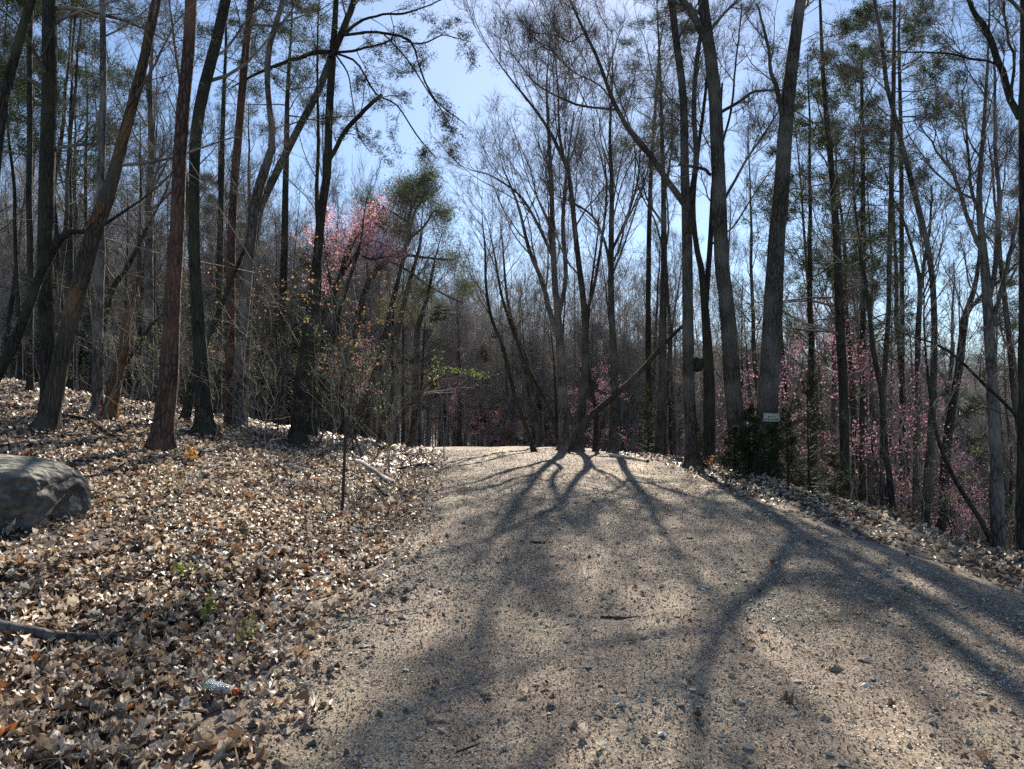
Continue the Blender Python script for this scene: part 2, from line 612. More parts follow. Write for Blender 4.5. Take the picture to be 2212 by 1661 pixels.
def leaf_batch(P, size, tilt, kind, cols):
    n = len(P)
    A, B, Nn = rot_basis(n, tilt)
    s = size * rng.uniform(.55, 1.25, n)
    c1 = rng.normal(0, 1.1, n); c2 = rng.normal(.5, 1.3, n); c3 = rng.normal(0, 1.2, n)
    if kind == 0:
        ox, oy = oak_outline(); u = np.concatenate([[0], ox]); v = np.concatenate([[0], oy])
        k = len(ox)
        F1 = np.array([[0, 1 + i, 1 + (i + 1) % k] for i in range(k)])
    elif kind == 1:
        u = np.array([-.5, -.12, .18, .5, .15, -.15, 0]); v = np.array([0, .26, .3, 0, -.28, -.27, 0.])
        F1 = np.array([[6, i, (i + 1) % 6] for i in range(6)])
    else:
        u = np.array([-.5, 0, .5, 0]); v = np.array([0, .33, 0, -.33])
        F1 = np.array([[0, 3, 1], [1, 3, 2]])
    w = rng.normal(.35, .5, n)[:, None] * np.abs(v)[None] + c1[:, None] * u ** 2 + c2[:, None] * v ** 2 * 1.6 + c3[:, None] * u * v + (.06 * rng.normal(size=(n, len(u))) if kind < 2 else 0)
    V = P[:, None] + s[:, None, None] * (u[None, :, None] * A[:, None] + v[None, :, None] * B[:, None] + w[..., None] * Nn[:, None])
    F = (F1[None] + np.arange(n)[:, None, None] * len(u)).reshape(-1, 3)
    C = np.repeat(cols, len(u), 0)
    return V.reshape(-1, 3), F, C


PAL = np.array([[.50, .40, .31], [.62, .53, .44], [.33, .23, .16], [.17, .11, .075], [.70, .64, .56], [.08, .055, .04], [.42, .19, .08], [.40, .33, .26]])
PW = np.array([.20, .2, .15, .15, .13, .10, .02, .05])


def leafcol(n):
    c = np.array([1, .94, .85]) * PAL[rng.choice(len(PAL), n, p=PW / PW.sum())]
    return np.clip(c * rng.uniform(.7, 1.2, (n, 1)), 0, .75)


def scatter(y0, y1, dens, side):
    """random ground points; side 'l' left bank, 'r' right shoulder, 'road'"""
    W = 1.0 * y1 + 2
    n = int((y1 - y0) * 2 * W * dens)
    y = rng.uniform(y0, y1, n); x = rng.uniform(-W, W, n)
    ok = np.abs(x) < .78 * y + 1.2
    if side == 'l':
        e = xl(y) + .14 + .26 * fbm(x * 1.3 + 9, y * 1.3, 3)
        soft = np.clip((e - x) / .5 + .45, 0, 1)
        ok &= rng.random(n) < soft
    elif side == 'r':
        e = xr(y) - .05 - .4 * fbm(x * 1.1, y * 1.1, 3)
        soft = np.clip((x - e) / .9 + .25, 0, 1)
        ok &= (rng.random(n) < soft) & (x < xr(y) + 7)
    else:
        ok &= (x > xl(y)) & (x < xr(y))
    return x[ok], y[ok]


litter = MB()
near_leaves = None
for y0, y1, d, kind, size in [(1.8, 5, 1150, 0, .062), (5, 8.5, 850, 1, .064), (8.5, 13, 460, 1, .074), (13, 20, 210, 2, .095), (20, 32, 80, 2, .13), (32, 50, 26, 2, .17)]:
    for side in 'lr':
        if side == 'r' and y0 >= 20: continue
        dd = d if side == 'l' else d * .55
        x, y = scatter(y0, y1, dd, side)
        kk = rng.random(len(x)) < .42 + .8 * sstep(-.36, -.10, fbm(x * .9 + 31, y * .9 + 4, 4))
        x, y = x[kk], y[kk]
        z = H(x, y) + rng.random(len(x)) ** 2 * .05 + .012
        P = np.stack([x, y, z], 1)
        P[:, 2] += .03 * np.maximum(0, fbm(x * 1.7, y * 1.7, 3))
        if kind == 0 and side == 'l':
            order = np.argsort((P[:, 1] - 3.1) ** 2 * .3 + np.maximum(0, 3.0 - P[:, 1]) * 9)
            near_leaves = P[order[:300]] + np.array([0, 0, .02])
            P = P[order[300:]]
        litter.add(*leaf_batch(P, size, .44, kind, leafcol(len(P))))
tag(litter.obj('leaf_litter', M['leaf'], smooth=True, color=True), 'curled tan oak leaves blanketing the bank and the shoulder', 'leaf litter', kind='stuff')

variants = []
for i in range(14):
    c = leafcol(1) if i < 12 else np.array([[.42, .15, .05]])
    mb = MB().add(*leaf_batch(np.zeros((1, 3)), .078, .25, 0, c))
    variants.append(mb.mesh('leaf', M['leaf'], smooth=True, color=True))
for i, p in enumerate(near_leaves):
    o = bpy.data.objects.new('leaf', variants[int(rng.integers(0, 12)) if i % 40 else 12 + (i // 40) % 2])
    COL.objects.link(o); o.parent = ground
    o.location = tuple(p); s = rng.uniform(.75, 1.2)
    o.scale = (s, s, s)
    o.rotation_euler = (rng.normal(0, .35), rng.normal(0, .35), rng.uniform(0, 6.28))

# leaves blown onto the track
lt = MB()
for y0, y1, d, kind in [(2.2, 6, 15, 0), (6, 14, 18, 1), (14, 22, 12, 2)]:
    x, y = scatter(y0, y1, d, 'road')
    w = .25 + .75 * (fbm(x * .7 + 3, y * .7, 3) > .12)
    k = rng.random(len(x)) < w
    x, y = x[k], y[k]
    lt.add(*leaf_batch(np.stack([x, y, zroad(x, y) + .012], 1), .05, .25, kind, leafcol(len(x))))
tag(lt.obj('scattered_leaves', M['leaf'], smooth=False, color=True), 'loose dry leaves blown thinly over the gravel', 'leaves', kind='stuff')

# chips of stone, wood and leaf on the track
ch = MB()
CP = np.array([[.56, .48, .37], [.42, .34, .26], [.27, .21, .15], [.66, .60, .50], [.13, .10, .075], [.36, .29, .21]])
CW = np.array([.22, .26, .2, .1, .12, .1])
for y0, y1, d, s in [(1.8, 4.5, 3000, .014), (4.5, 8, 1700, .017), (8, 14, 480, .026), (14, 21, 160, .032)]:
    x, y = scatter(y0, y1, d, 'road')
    c = CP[rng.choice(len(CP), len(x), p=CW)] * rng.uniform(.8, 1.15, (len(x), 1))
    P = np.stack([x, y, zroad(x, y) + .003], 1)
    ch.add(*leaf_batch(P, s, .42, 2, c))


def stones(x, y, s, zf, sink=.25):
    n = len(x)
    o = np.array([[1, 0, 0], [0, 1, 0], [-1, 0, 0], [0, -1, 0], [0, 0, 1], [0, 0, -1.]])
    V = np.tile(o[None], (n, 1, 1)) * (1 + .25 * rng.normal(size=(n, 6, 1)).clip(-1.3, 1.3))
    V *= s[:, None, None] * np.array([1, .8, .55]) * rng.uniform(.7, 1.3, (n, 1, 3))
    a = rng.uniform(0, 6.28, n); c, q = np.cos(a)[:, None], np.sin(a)[:, None]
    Vx = V[..., 0] * c - V[..., 1] * q; Vy = V[..., 0] * q + V[..., 1] * c
    V = np.stack([Vx, Vy, V[..., 2]], -1) + np.stack([x, y, zf(x, y) + s * sink], 1)[:, None]
    F1 = np.array([[0, 1, 4], [1, 2, 4], [2, 3, 4], [3, 0, 4], [1, 0, 5], [2, 1, 5], [3, 2, 5], [0, 3, 5]])
    F = (F1[None] + np.arange(n)[:, None, None] * 6).reshape(-1, 3)
    c = CP[rng.choice(len(CP), n, p=CW)] * rng.uniform(.7, 1.1, (n, 1))
    return V.reshape(-1, 3), F, np.repeat(c, 6, 0)


for y0, y1, d in [(1.8, 5, 420), (5, 9, 160), (9, 16, 30)]:
    x, y = scatter(y0, y1, d, 'road')
    ch.add(*stones(x, y, rng.gamma(1.3, .0024, len(x)) + .002, zroad))
# washed out patches of grey green stone, and brown clods along the ragged left edge
for px, py, rx, ry, k in [(1000, 1215, .55, .75, 1500), (930, 1270, .5, .5, 900), (800, 1350, .35, .30, 600), (1480, 1530, .30, .22, 420), (1640, 1330, .30, .45, 500), (620, 1495, .18, .18, 220), (1360, 1080, .8, .7, 420), (2150, 1480, .3, .2, 260)]:
    g_ = gnd(px, py)
    x = g_[0] + rng.normal(0, rx * .6, k); y = g_[1] + rng.normal(0, ry * .6, k)
    V_, F_, C_ = stones(x, y, rng.gamma(2, .0019, k) + .0025, zroad)
    ch.add(V_, F_, np.array([.25, .28, .245]) * np.repeat(rng.uniform(.5, 1.6, (k, 1)), 6, 0))
k = 1500
y = 2.6 + 12 * rng.random(k) ** 1.5; x = xl(y) + .18 + rng.normal(0, .16, k)
V_, F_, C_ = stones(x, y, rng.gamma(2.0, .0045, k) + .004, zroad)
ch.add(V_, F_, np.array([.20, .14, .09]) * np.repeat(rng.uniform(.4, 1.4, (k, 1)), 6, 0))
k = 500
y = 3.0 + 8 * rng.random(k); x = xl(y) + (xr(y) - xl(y)) * rng.random(k)
V_, F_, C_ = stones(x, y, rng.gamma(2.0, .005, k) + .004, zroad)
ch.add(V_, F_, C_ * .8)
tag(ch.obj('gravel', M['chip'], smooth=False, color=True), 'fine gravel and bark chips over the dirt track', 'gravel', kind='stuff')

svar = [MB().add(*stones(np.zeros(1), np.zeros(1), np.array([.018]), lambda a, b: a * 0, .15)).mesh('stone', M['chip'], smooth=False, color=True) for _ in range(12)]
for i in range(220):
    y = rng.uniform(2.6, 6.5) ; x = rng.uniform(max(-.75 * y, float(xl(y)) + .1), min(.75 * y, float(xr(y)) - .1))
    o = bpy.data.objects.new('stone', svar[i % 12]); COL.objects.link(o); o.parent = road
    s = rng.uniform(.6, 1.5)
    o.location = (x, y, float(zroad(np.array([x]), np.array([y]))[0]) + .004); o.scale = (s, s, s)
    o.rotation_euler = (rng.normal(0, .2), rng.normal(0, .2), rng.uniform(0, 6.28))

# ------------------------------------------------------------------ trees
GREEN = np.array([.075, .10, .03])


def to_world(tr, Y, dy=0.0, Y0=None):
    out = []
    n = len(tr)
    for i, (px, py, w) in enumerate(tr):
        Yi = Y + dy * i / max(1, n - 1)
        p = at(px, py, Yi)
        out.append([*p, w * .43 * Yi / FOC])
    return np.array(out)


def crown_bare(P, Rd, lv, up=.10):
    """lv: list of dicts for spawn; returns list of (P, R, sides)"""
    out = []
    cur = (P, Rd)
    for i, d in enumerate(lv):
        d = dict(d); sides = d.pop('sides', 3)
        cur = spawn(cur[0], cur[1], **d)
        out.append((cur[0], cur[1], sides))
    return out


def levels(n1=14, t0=.45, a1=48, l1=4.0, n2=7, n3=6, n4=4, up=.10, wander=.11, dens=1.0, r1=.045):
    return [
        dict(n=n1, t0=t0, t1=.985, ang=a1, ang_sd=10, lr=0, labs=l1, seg=9, wander=wander, trop=(0, 0, up), rr=.42, rmax=r1, taper=.55, sides=4, rmin=.012),
        dict(n=n2, t0=.15, t1=.97, ang=38, ang_sd=12, lr=.50, seg=6, wander=wander, trop=(0, 0, up * .8), rr=.55, taper=.5, sides=3, rmin=.006),
        dict(n=n3, t0=.15, t1=.97, ang=38, ang_sd=14, lr=.50, seg=3, wander=wander * 1.1, trop=(0, 0, up * .7), rr=.6, taper=.45, sides=3, rmin=.0042),
        dict(n=max(2, n4 - 2), t0=.15, t1=1.0, ang=34, ang_sd=14, lr=.62, seg=2, wander=wander * .8, trop=(0, 0, up * .6), rr=.65, taper=.3, sides=3, rmin=.0032, r1=.5),
    ]


def trunk_curve(tr, Y, top=None, n=30, ext=0):
    """world polyline with radius from picture-traced points, put down on the ground"""
    W = to_world(tr, Y)
    gz = h1(W[0, 0], W[0, 1])
    if W[0, 2] > gz - .1:
        d = nrm(W[0, :3] - W[1, :3])
        if d[2] > -.3: d = np.array([0, 0, -1.])
        dd = np.array([d[0] * .6, d[1] * .6, d[2]])
        L = (W[0, 2] - (gz - .2)) / -dd[2]
        b = W[0, :3] + dd * L
        if L > .35:
            W = np.vstack([[*b, W[0, 3] * 1.12], W])
        else:
            W[0, :3] = b
    if top:
        Hn = top
        d = nrm(W[-1, :3] - W[-2, :3]); p = W[-1].copy(); base_r = p[3]
        rem = gz + Hn - p[2]
        k = 5
        for i in range(k):
            d = nrm(d + np.array([rng.normal(0, .06), rng.normal(0, .06), .12]))
            p = p.copy(); p[:3] += d * rem / k; p[3] = base_r * (1 - (i + 1) / k * .85)
            W = np.vstack([W, p])
    if ext:
        d = nrm(W[-1, :3] - W[-2, :3])
        for k in range(3):
            d = nrm(d + np.array([rng.normal(0, .10), rng.normal(0, .10), .22]))
            p = W[-1].copy(); p[:3] += d * ext / 3; p[3] *= (.6, .55, .4)[k]
            W = np.vstack([W, p])
    C = spline(W, n)
    C[1:, 1] += np.cumsum(rng.normal(0, .012, n - 1))
    return C


HEROES = []


def hero(name, label, tr, Y=None, mat='oak', limbs=(), top=None, lv=None, group=None, twig='twig', pine=None, flare=1.35, sides=14, jit=.10, cat='tree', extra=None, limb_lv=None, sliv=.34, ext=1.8):
    if Y is None:
        g = gnd(tr[0][0], tr[0][1]); Y = float(g[1])
    C = trunk_curve(tr, Y, top, ext=ext if (lv and not top) else 0)
    base = C[0, :3].copy(); base[2] = h1(base[0], base[1])
    root = thing(name, base, label, cat, group)
    P, Rd = C[None, :, :3], C[None, :, 3].copy()
    # a finer set of rings near the foot
    uu = np.linspace(0, 1, 46) ** 1.9 * (len(C) - 1)
    Cd = np.stack([np.interp(uu, np.arange(len(C)), C[:, q]) for q in range(4)], 1)
    hd = np.maximum(Cd[:, 2] - base[2], 0)
    big = max(1.0, min(1.6, C[0, 3] / .12))
    Vt, Ft = tubes(Cd[None, :, :3], (Cd[:, 3] * (1 + .5 * (flare - 1) * np.exp(-hd / .35)))[None], sides, jit)
    Vt = Vt.reshape(len(Cd), sides, 3)
    an = np.arange(sides) * 2 * math.pi / sides
    lob = .25 + np.maximum(0, np.cos(an * 5 + rng.uniform(0, 6))) ** 1.5 * rng.uniform(.6, 1.3, sides)
    kf = (flare - 1) * 1.9 * big * np.exp(-hd / .13)[:, None] * lob[None]
    Vt = Cd[:, None, :3] + (Vt - Cd[:, None, :3]) * (1 + kf[..., None])
    MB().add(Vt.reshape(-1, 3), Ft).obj('trunk', M[mat], root, base)
    par = [(P, Rd, True)]
    for lb in limbs:
        tr2, dy = lb[0], lb[1]
        W = to_world(tr2, Y, dy)
        c = spline(W, 16)
        c[1:, 1] += np.cumsum(rng.normal(0, .02, 15))
        Pl, Rl = c[None, :, :3], c[None, :, 3]
        MB().add(*tubes(Pl, Rl, 8, jit)).obj('limb', M[mat], root, base)
        par.append((Pl, Rl, False))
    cr = MB(); tips = []
    for Pp, Rp, isT in par:
        use = (lv if isT else (limb_lv if limb_lv is not None else lv))
        if not use: continue
        use = [dict(d) for d in use]
        if not isT:
            use[0]['t0'] = .2
            use[0]['n'] = max(3, use[0]['n'] // 2)
        for (a, b, sd_) in crown_bare(Pp, Rp, use):
            cr.add(*tubes(a, b, sd_))
            last = (a, b)
        tips.append(last)
        if not pine:
            cr.add(*slivers(last[0], 3, sliv, .003 + .0001 * Y))
    if cr.n:
        cr.obj('crown', M[twig], root, base)
    if pine and tips:
        fo = MB()
        for a, b in tips:
            pts = a[:, 1:].reshape(-1, 3)
            al = nrm(a[:, 1:] - a[:, :-1]).reshape(-1, 3)
            k = rng.random(len(pts)) < pine.get('keep', 1)
            V, F = needles(pts[k], pine.get('per', 10), pine.get('len', .10), pine.get('w', .011), pine.get('spread', 1), al[k])
            c = np.array(pine.get('col', GREEN)) * rng.uniform(.6, 1.5, (len(F), 1))
            fo.add(V, F, np.repeat(c, 3, 0))
        fo.obj('needles' if pine.get('nm') is None else pine['nm'], M['needle'], root, base, color=True, smooth=False)
        tag([c for c in root.children][-1], kind='stuff')
    if extra: extra(root, base, C, tips, Y)
    HEROES.append((base[0], base[1]))
    return root


BARE = levels()
VASE = levels(n1=16, t0=.35, a1=30, l1=4.4, n2=7, n3=6, n4=4, up=.12, wander=.10)
THIN = levels(n1=9, t0=.45, a1=42, l1=2.4, n2=5, n3=5, n4=4, up=.10, r1=.03)
HIGH = levels(n1=14, t0=.62, a1=50, l1=4.2, n2=7, n3=6, n4=4)
SPARSE = levels(n1=8, t0=.3, a1=60, l1=2.6, n2=5, n3=4, n4=4, up=.02, r1=.03)


def pine_lv(n1=26, t0=.4, l1=2.8, n2=7, n3=5, down=-.01, a1=78):
    return [
        dict(n=n1, t0=t0, t1=.98, ang=a1, ang_sd=12, lr=0, labs=l1, seg=8, wander=.10, trop=(0, 0, down), rr=.35, rmax=.04, taper=.6, sides=4, rmin=.010),
        dict(n=n2, t0=.3, t1=1., ang=45, ang_sd=12, lr=.38, seg=4, wander=.12, trop=(0, 0, .05), rr=.5, taper=.5, sides=3, rmin=.005, flat=.6),
        dict(n=n3, t0=.3, t1=1., ang=45, ang_sd=15, lr=.5, seg=2, wander=.12, trop=(0, 0, .08), rr=.6, taper=.3, sides=3, rmin=.003, flat=.3, r1=.5),
    ]


PN = dict(per=9, len=.10, w=.012, keep=.8)

# --- left side of the track
G_L = 'trees on the bank left of the track'
hero('bare_tree', 'straight dark trunk behind the leaning peeled trunk on the left bank', [(108, 905, 36), (100, 780, 34), (96, 600, 36), (99, 400, 38), (103, 200, 36), (106, 0, 34)], 13.5, 'dark', top=16, lv=levels(n1=16, t0=.3, a1=62, l1=3.0, up=.0), group=G_L)


def patch(trs, Yoff=-.02):
    def f(root, base, C, tips, Y):
        for (px, py, w, h) in trs:
            # bare wood showing where the bark has fallen off: a shallow shell a few mm proud of the trunk
            z0 = at(px, py + h / 2, Y)[2]; z1 = at(px, py - h / 2, Y)[2]
            i = [k for k in range(len(C)) if z0 <= C[k, 2] <= z1]
            zz = np.linspace(z0, z1, 9)
            cx = np.interp(zz, C[:, 2], C[:, 0]); cy = np.interp(zz, C[:, 2], C[:, 1]); cr_ = np.interp(zz, C[:, 2], C[:, 3])
            t = np.linspace(-1, 1, 9)
            wd = (1 - np.abs(t) ** 3) ** .5
            a0 = -math.pi / 2 + rng.normal(0, .25)
            na = 9
            jag = rng.uniform(.45, 1.25, (9, 2)); off = np.cumsum(rng.normal(0, .13, 9))
            V = []
            for k in range(9):
                for j in range(na):
                    a = a0 + (j / (na - 1) - .5) * 2 * w * wd[k] * jag[k, int(j > na // 2)] + off[k]
                    rr_ = cr_[k] * 1.10 + .002
                    V.append([cx[k] + math.cos(a) * rr_, cy[k] + math.sin(a) * rr_, zz[k] + rng.normal(0, .012)])
            F = [[k * na + j, k * na + j + 1, (k + 1) * na + j + 1, (k + 1) * na + j] for k in range(8) for j in range(na - 1)]
            tag(MB().add(V, F).obj('bare_wood_patch', M['peeled'], root, base), 'orange bare wood where the bark has peeled')
    return f


hero('leaning_tree', 'leaning dark trunk with orange patches where bark has peeled off', [(96, 932, 54), (118, 840, 44), (146, 717, 38), (172, 622, 42), (198, 520, 38), (225, 456, 38), (252, 365, 30), (273, 289, 28), (304, 182, 25), (343, 15, 22), (352, -40, 20)], None, 'dead',
     top=13, lv=SPARSE, group=G_L, extra=patch([(162, 650, .75, 75), (222, 470, .6, 60), (272, 290, .8, 120), (300, 190, .7, 100), (330, 70, .9, 110)]))
hero('leaning_tree', 'black leaning trunk arching in from the left edge against the peeled tree', [(-60, 905, 28), (10, 780, 26), (45, 700, 24), (75, 610, 22), (118, 520, 18), (150, 497, 14), (190, 497, 11), (235, 470, 8)], 12.5, 'dark', lv=levels(n1=6, t0=.5, l1=1.6, n2=4, n3=4, n4=3), group=G_L)
hero('pine_tree', 'tall reddish pine trunk with furrowed bark nearest to the track on the left', [(347, 972, 54), (355, 890, 48), (364, 808, 45), (372, 656, 38), (381, 505, 35), (384, 395, 33), (392, 274, 32), (404, 152, 30), (414, 0, 28)], None, 'pine', top=17, lv=pine_lv(n1=22, t0=.68), pine=PN, sides=18, group=G_L, flare=1.2)
hero('mossy_tree', 'black mossy trunk bending behind the reddish pine', [(444, 938, 46), (438, 850, 38), (433, 760, 34), (425, 656, 29), (420, 456, 27), (425, 304, 28), (438, 213, 30), (463, 122, 28), (492, 0, 26)], None, 'dark', top=15, lv=levels(n1=12, t0=.42, l1=3.2), group=G_L)
hero('leaning_tree', 'thin dark trunk leaning right from beside the mossy trunk', [(398, 912, 22), (416, 820, 19), (440, 745, 16), (470, 680, 13), (505, 590, 10), (540, 500, 7)], None, 'dark', lv=THIN, group=G_L)
hero('pine_tree', 'slim red brown pine right of the mossy trunk', [(498, 925, 28), (497, 740, 24), (498, 600, 22), (503, 450, 20), (510, 350, 20), (517, 274, 19), (528, 152, 19), (545, 0, 17)], None, 'pine', top=16, lv=pine_lv(n1=20, t0=.55), pine=PN, group=G_L)
hero('bare_tree', 'crooked grey trunk bending left above eye height beside the slim red pine', [(516, 930, 30), (516, 800, 26), (525, 700, 26), (537, 560, 27), (551, 430, 27), (571, 365, 24), (590, 319, 18), (579, 213, 15), (577, 122, 15), (597, 45, 14), (616, -20, 12)], None, 'grey', top=15, lv=HIGH, group=G_L)
hero('leaning_tree', 'straight trunk leaning right and crossing behind the forked pine', [(524, 905, 24), (532, 700, 24), (545, 540, 22), (562, 450, 20), (603, 365, 19), (647, 274, 18), (688, 198, 18), (711, 137, 18), (736, 80, 17), (766, 0, 15)], 20.5, 'oak', top=16, lv=levels(n1=10, t0=.7, l1=3), group=G_L)
PT = [([(722, 113, 7), (760, 107, 7), (800, 97, 6), (841, 82, 5), (850, 60, 3)], -.8),
      ([(742, 76, 8), (790, 71, 7), (830, 73, 7), (887, 91, 6), (905, 140, 5), (920, 182, 5), (945, 222, 4), (1008, 270, 2)], -1.5),
      ([(748, 70, 8), (780, 42, 7), (820, 30, 6), (860, 24, 6), (905, 10, 4), (960, -15, 3)], -1.0),
      ([(713, 113, 12), (690, 116, 12), (662, 122, 11), (602, 142, 9), (541, 167, 6), (500, 190, 3)], 1.0),
      ([(725, 115, 6), (771, 137, 6), (808, 198, 5), (835, 215, 5), (860, 231, 4), (905, 300, 4), (945, 345, 2)], -1.2),
      ([(830, 75, 4), (880, 130, 4), (925, 200, 3), (960, 250, 3), (985, 300, 2)], -1.5),
      ([(727, 120, 5), (752, 160, 4), (762, 215, 3), (775, 290, 3), (800, 330, 2)], -.5),
      ([(870, 90, 4), (920, 95, 4), (960, 75, 3), (1015, 85, 2)], -1.5)]
plv = [dict(n=13, t0=.25, t1=1., ang=58, ang_sd=15, lr=0, labs=.85, seg=5, wander=.16, trop=(0, 0, -.10), rr=.5, rmax=.015, taper=.35, sides=3, rmin=.005),
       dict(n=5, t0=.25, t1=1., ang=45, ang_sd=15, lr=.45, seg=3, wander=.15, trop=(0, 0, -.05), rr=.6, taper=.3, sides=3, rmin=.003, r1=.5)]
hero('pine_tree', 'forked dark pine with drooping boughs over the track and a broken side limb', [(644, 956, 38), (647, 839, 32), (662, 733, 24), (677, 626, 25), (687, 535, 24), (692, 471, 22), (706, 365, 22), (709, 243, 20), (715, 137, 20), (720, 61, 16), (724, -20, 14)], None, 'dark', top=15,
     limbs=[([(709, 348, 13), (726, 322, 12), (750, 283, 12), (792, 237, 11), (818, 212, 10), (826, 205, 8)], 0), ([(716, 125, 18), (736, 80, 18), (754, 36, 17), (766, 0, 15), (780, -60, 13)], .3)] + PT,
     lv=pine_lv(n1=14, t0=.72), limb_lv=plv, pine=dict(per=15, len=.09, w=.012, keep=1, col=(.045, .055, .03)), group=G_L)
hero('bare_tree', 'black trunk directly behind the foot of the forked pine', [(672, 948, 30), (671, 778, 24), (682, 687, 18), (690, 560, 14), (684, 420, 10)], None, 'dark', top=12, lv=THIN, group=G_L)
hero('leaning_tree', 'dark slender trunk leaning right just past the forked pine', [(681, 930, 15), (692, 850, 14), (706, 793, 13), (720, 732, 12), (745, 640, 10), (775, 540, 7)], 21, 'dark', lv=THIN, group=G_L)
hero('leaning_tree', 'dark trunk leaning strongly right between stake and track, thicker of the leaning pair', [(756, 948, 20), (772, 900, 19), (800, 839, 18), (832, 733, 16), (848, 656, 13), (862, 600, 10), (880, 520, 7)], None, 'dark', lv=THIN, group=G_L)
hero('leaning_tree', 'grey trunk leaning right, the second of the leaning pair by the track', [(790, 948, 18), (805, 854, 16), (826, 800, 15), (848, 763, 14), (869, 672, 13), (885, 610, 11), (905, 540, 7)], 22.5, 'oak', lv=THIN, group=G_L)
hero('bare_tree', 'short dark trunk leaning right near the left edge of the gravel', [(816, 958, 11), (825, 920, 10), (842, 880, 9), (848, 820, 8), (845, 740, 6), (850, 660, 4)], 20, 'dark', lv=THIN, group=G_L)
hero('bare_tree', 'upright trunk with a leaning fork standing at the left end of the crest', [(890, 975, 20), (896, 900, 18), (900, 800, 17), (902, 717, 15), (912, 681, 12), (925, 640, 9), (935, 590, 6)], 23, 'oak', limbs=[([(892, 920, 12), (905, 860, 10), (925, 830, 9), (950, 812, 6), (962, 790, 4)], -.3)], lv=THIN, group=G_L)
hero('broken_snag', 'orange brown broken dead trunk leaning behind the left bank trees', [(236, 905, 34), (252, 830, 32), (268, 750, 24), (284, 660, 18), (300, 600, 12)], None, 'peeled', lv=None, group=None, flare=1.15)
hero('bare_tree', 'smooth grey trunk flaring at its foot left of the orange snag', [(212, 900, 36), (212, 870, 26), (212, 700, 26), (216, 560, 25), (220, 400, 20)], None, 'grey', top=15, lv=THIN, group=G_L)
hero('leaning_tree', 'broken black leaning trunk in front of the orange snag', [(254, 880, 12), (262, 810, 10), (290, 760, 9), (330, 700, 7), (352, 680, 5)], None, 'dark', lv=None, group=G_L)
hero('leaning_tree', 'black limbless trunk slanting behind the smooth grey trunk', [(225, 720, 14), (240, 640, 15), (262, 600, 13), (290, 560, 11), (330, 480, 7)], 17, 'dark', lv=SPARSE, group=G_L)
hero('bare_tree', 'dark trunk at the left edge slanting up out of the wood', [(-25, 900, 30), (-20, 500, 28), (0, 250, 26), (30, 130, 24), (50, 50, 22), (75, -30, 20)], 12, 'dark', top=14, lv=BARE, group=G_L)
hero('bare_tree', 'thin dark trunk just left of the straight dark trunk on the bank', [(66, 840, 16), (68, 600, 15), (70, 350, 14), (68, 100, 12), (72, 0, 10)], 17, 'dark', top=15, lv=HIGH, group=G_L)
hero('bare_tree', 'slim dark trunk far left standing on the open leaf slope', [(45, 862, 12), (42, 700, 11), (34, 560, 10), (28, 400, 8)], 24, 'dark', top=15, lv=THIN, group=G_L)

# --- middle, beyond the crest
G_C = 'bare trees at the crest of the track'
MID = levels(n1=15, t0=.38, a1=34, l1=3.6, n2=7, n3=6, n4=4, up=.12, wander=.11, r1=.05)
hero('leaning_tree', 'thin trunk leaning left out of the middle of the crest, leftmost of three', [(1156, 978, 13), (1138, 925, 12), (1112, 854, 10), (1085, 745, 9), (1062, 690, 8), (1050, 620, 7), (1048, 540, 5)], None, 'dark', lv=THIN, group=G_C)
hero('leaning_tree', 'thin trunk leaning left at the crest, middle one of three', [(1168, 976, 12), (1151, 854, 11), (1138, 780, 10), (1112, 715, 9), (1095, 640, 7), (1088, 560, 5)], 24, 'oak', lv=THIN, group=G_C)
hero('leaning_tree', 'thin trunk leaning left at the crest, nearest to the grey double tree', [(1212, 960, 12), (1195, 905, 12), (1173, 854, 11), (1142, 800, 10), (1112, 724, 9), (1084, 640, 7), (1070, 560, 5)], 23.5, 'dark', lv=THIN, group=G_C)
hero('bare_tree', 'grey tree forking low into a vase of branches at the crest', [(1221, 982, 32), (1217, 890, 25), (1214, 808, 23), (1211, 747, 21), (1206, 690, 17), (1198, 600, 15), (1194, 502, 13), (1191, 395, 11), (1185, 280, 8), (1180, 180, 5)], 20.5, 'grey',
     limbs=[([(1211, 745, 16), (1188, 675, 14), (1172, 611, 12), (1142, 535, 10), (1118, 440, 7), (1085, 360, 4)], .5), ([(1205, 690, 13), (1222, 600, 11), (1216, 480, 10), (1225, 360, 7), (1240, 240, 4)], 1),
            ([(1196, 560, 9), (1160, 480, 8), (1120, 420, 6), (1060, 380, 4), (1020, 370, 2)], -.5)], lv=MID, group=G_C, sides=16)
hero('bare_tree', 'slender grey trunk leaning left high up, just right of the low forked tree', [(1247, 985, 28), (1256, 900, 22), (1264, 808, 18), (1264, 687, 16), (1252, 581, 14), (1243, 505, 13), (1230, 380, 11), (1213, 334, 10), (1182, 274, 8), (1140, 215, 6), (1095, 160, 4)], 19.5, 'oak',
     limbs=[([(1264, 690, 9), (1285, 610, 8), (1300, 520, 7), (1310, 420, 5), (1305, 320, 3)], .6), ([(1230, 390, 8), (1210, 300, 6), (1205, 200, 4), (1200, 130, 2)], .6)], lv=MID, group=G_C)
hero('bare_tree', 'thin black trunk crossed by the slanting dead trunk', [(1285, 990, 13), (1288, 900, 12), (1280, 850, 11), (1273, 808, 9), (1268, 760, 7), (1275, 640, 6), (1290, 520, 4)], 19.8, 'dark', lv=THIN, group=G_C)
hero('dead_tree', 'long dead trunk slanting up to the right across the crest trees', [(1236, 950, 9), (1248, 925, 12), (1279, 896, 16), (1340, 842, 14), (1386, 800, 13), (1431, 748, 12), (1474, 705, 9), (1500, 680, 6)], 18.8, 'dead', lv=None, flare=1.0)
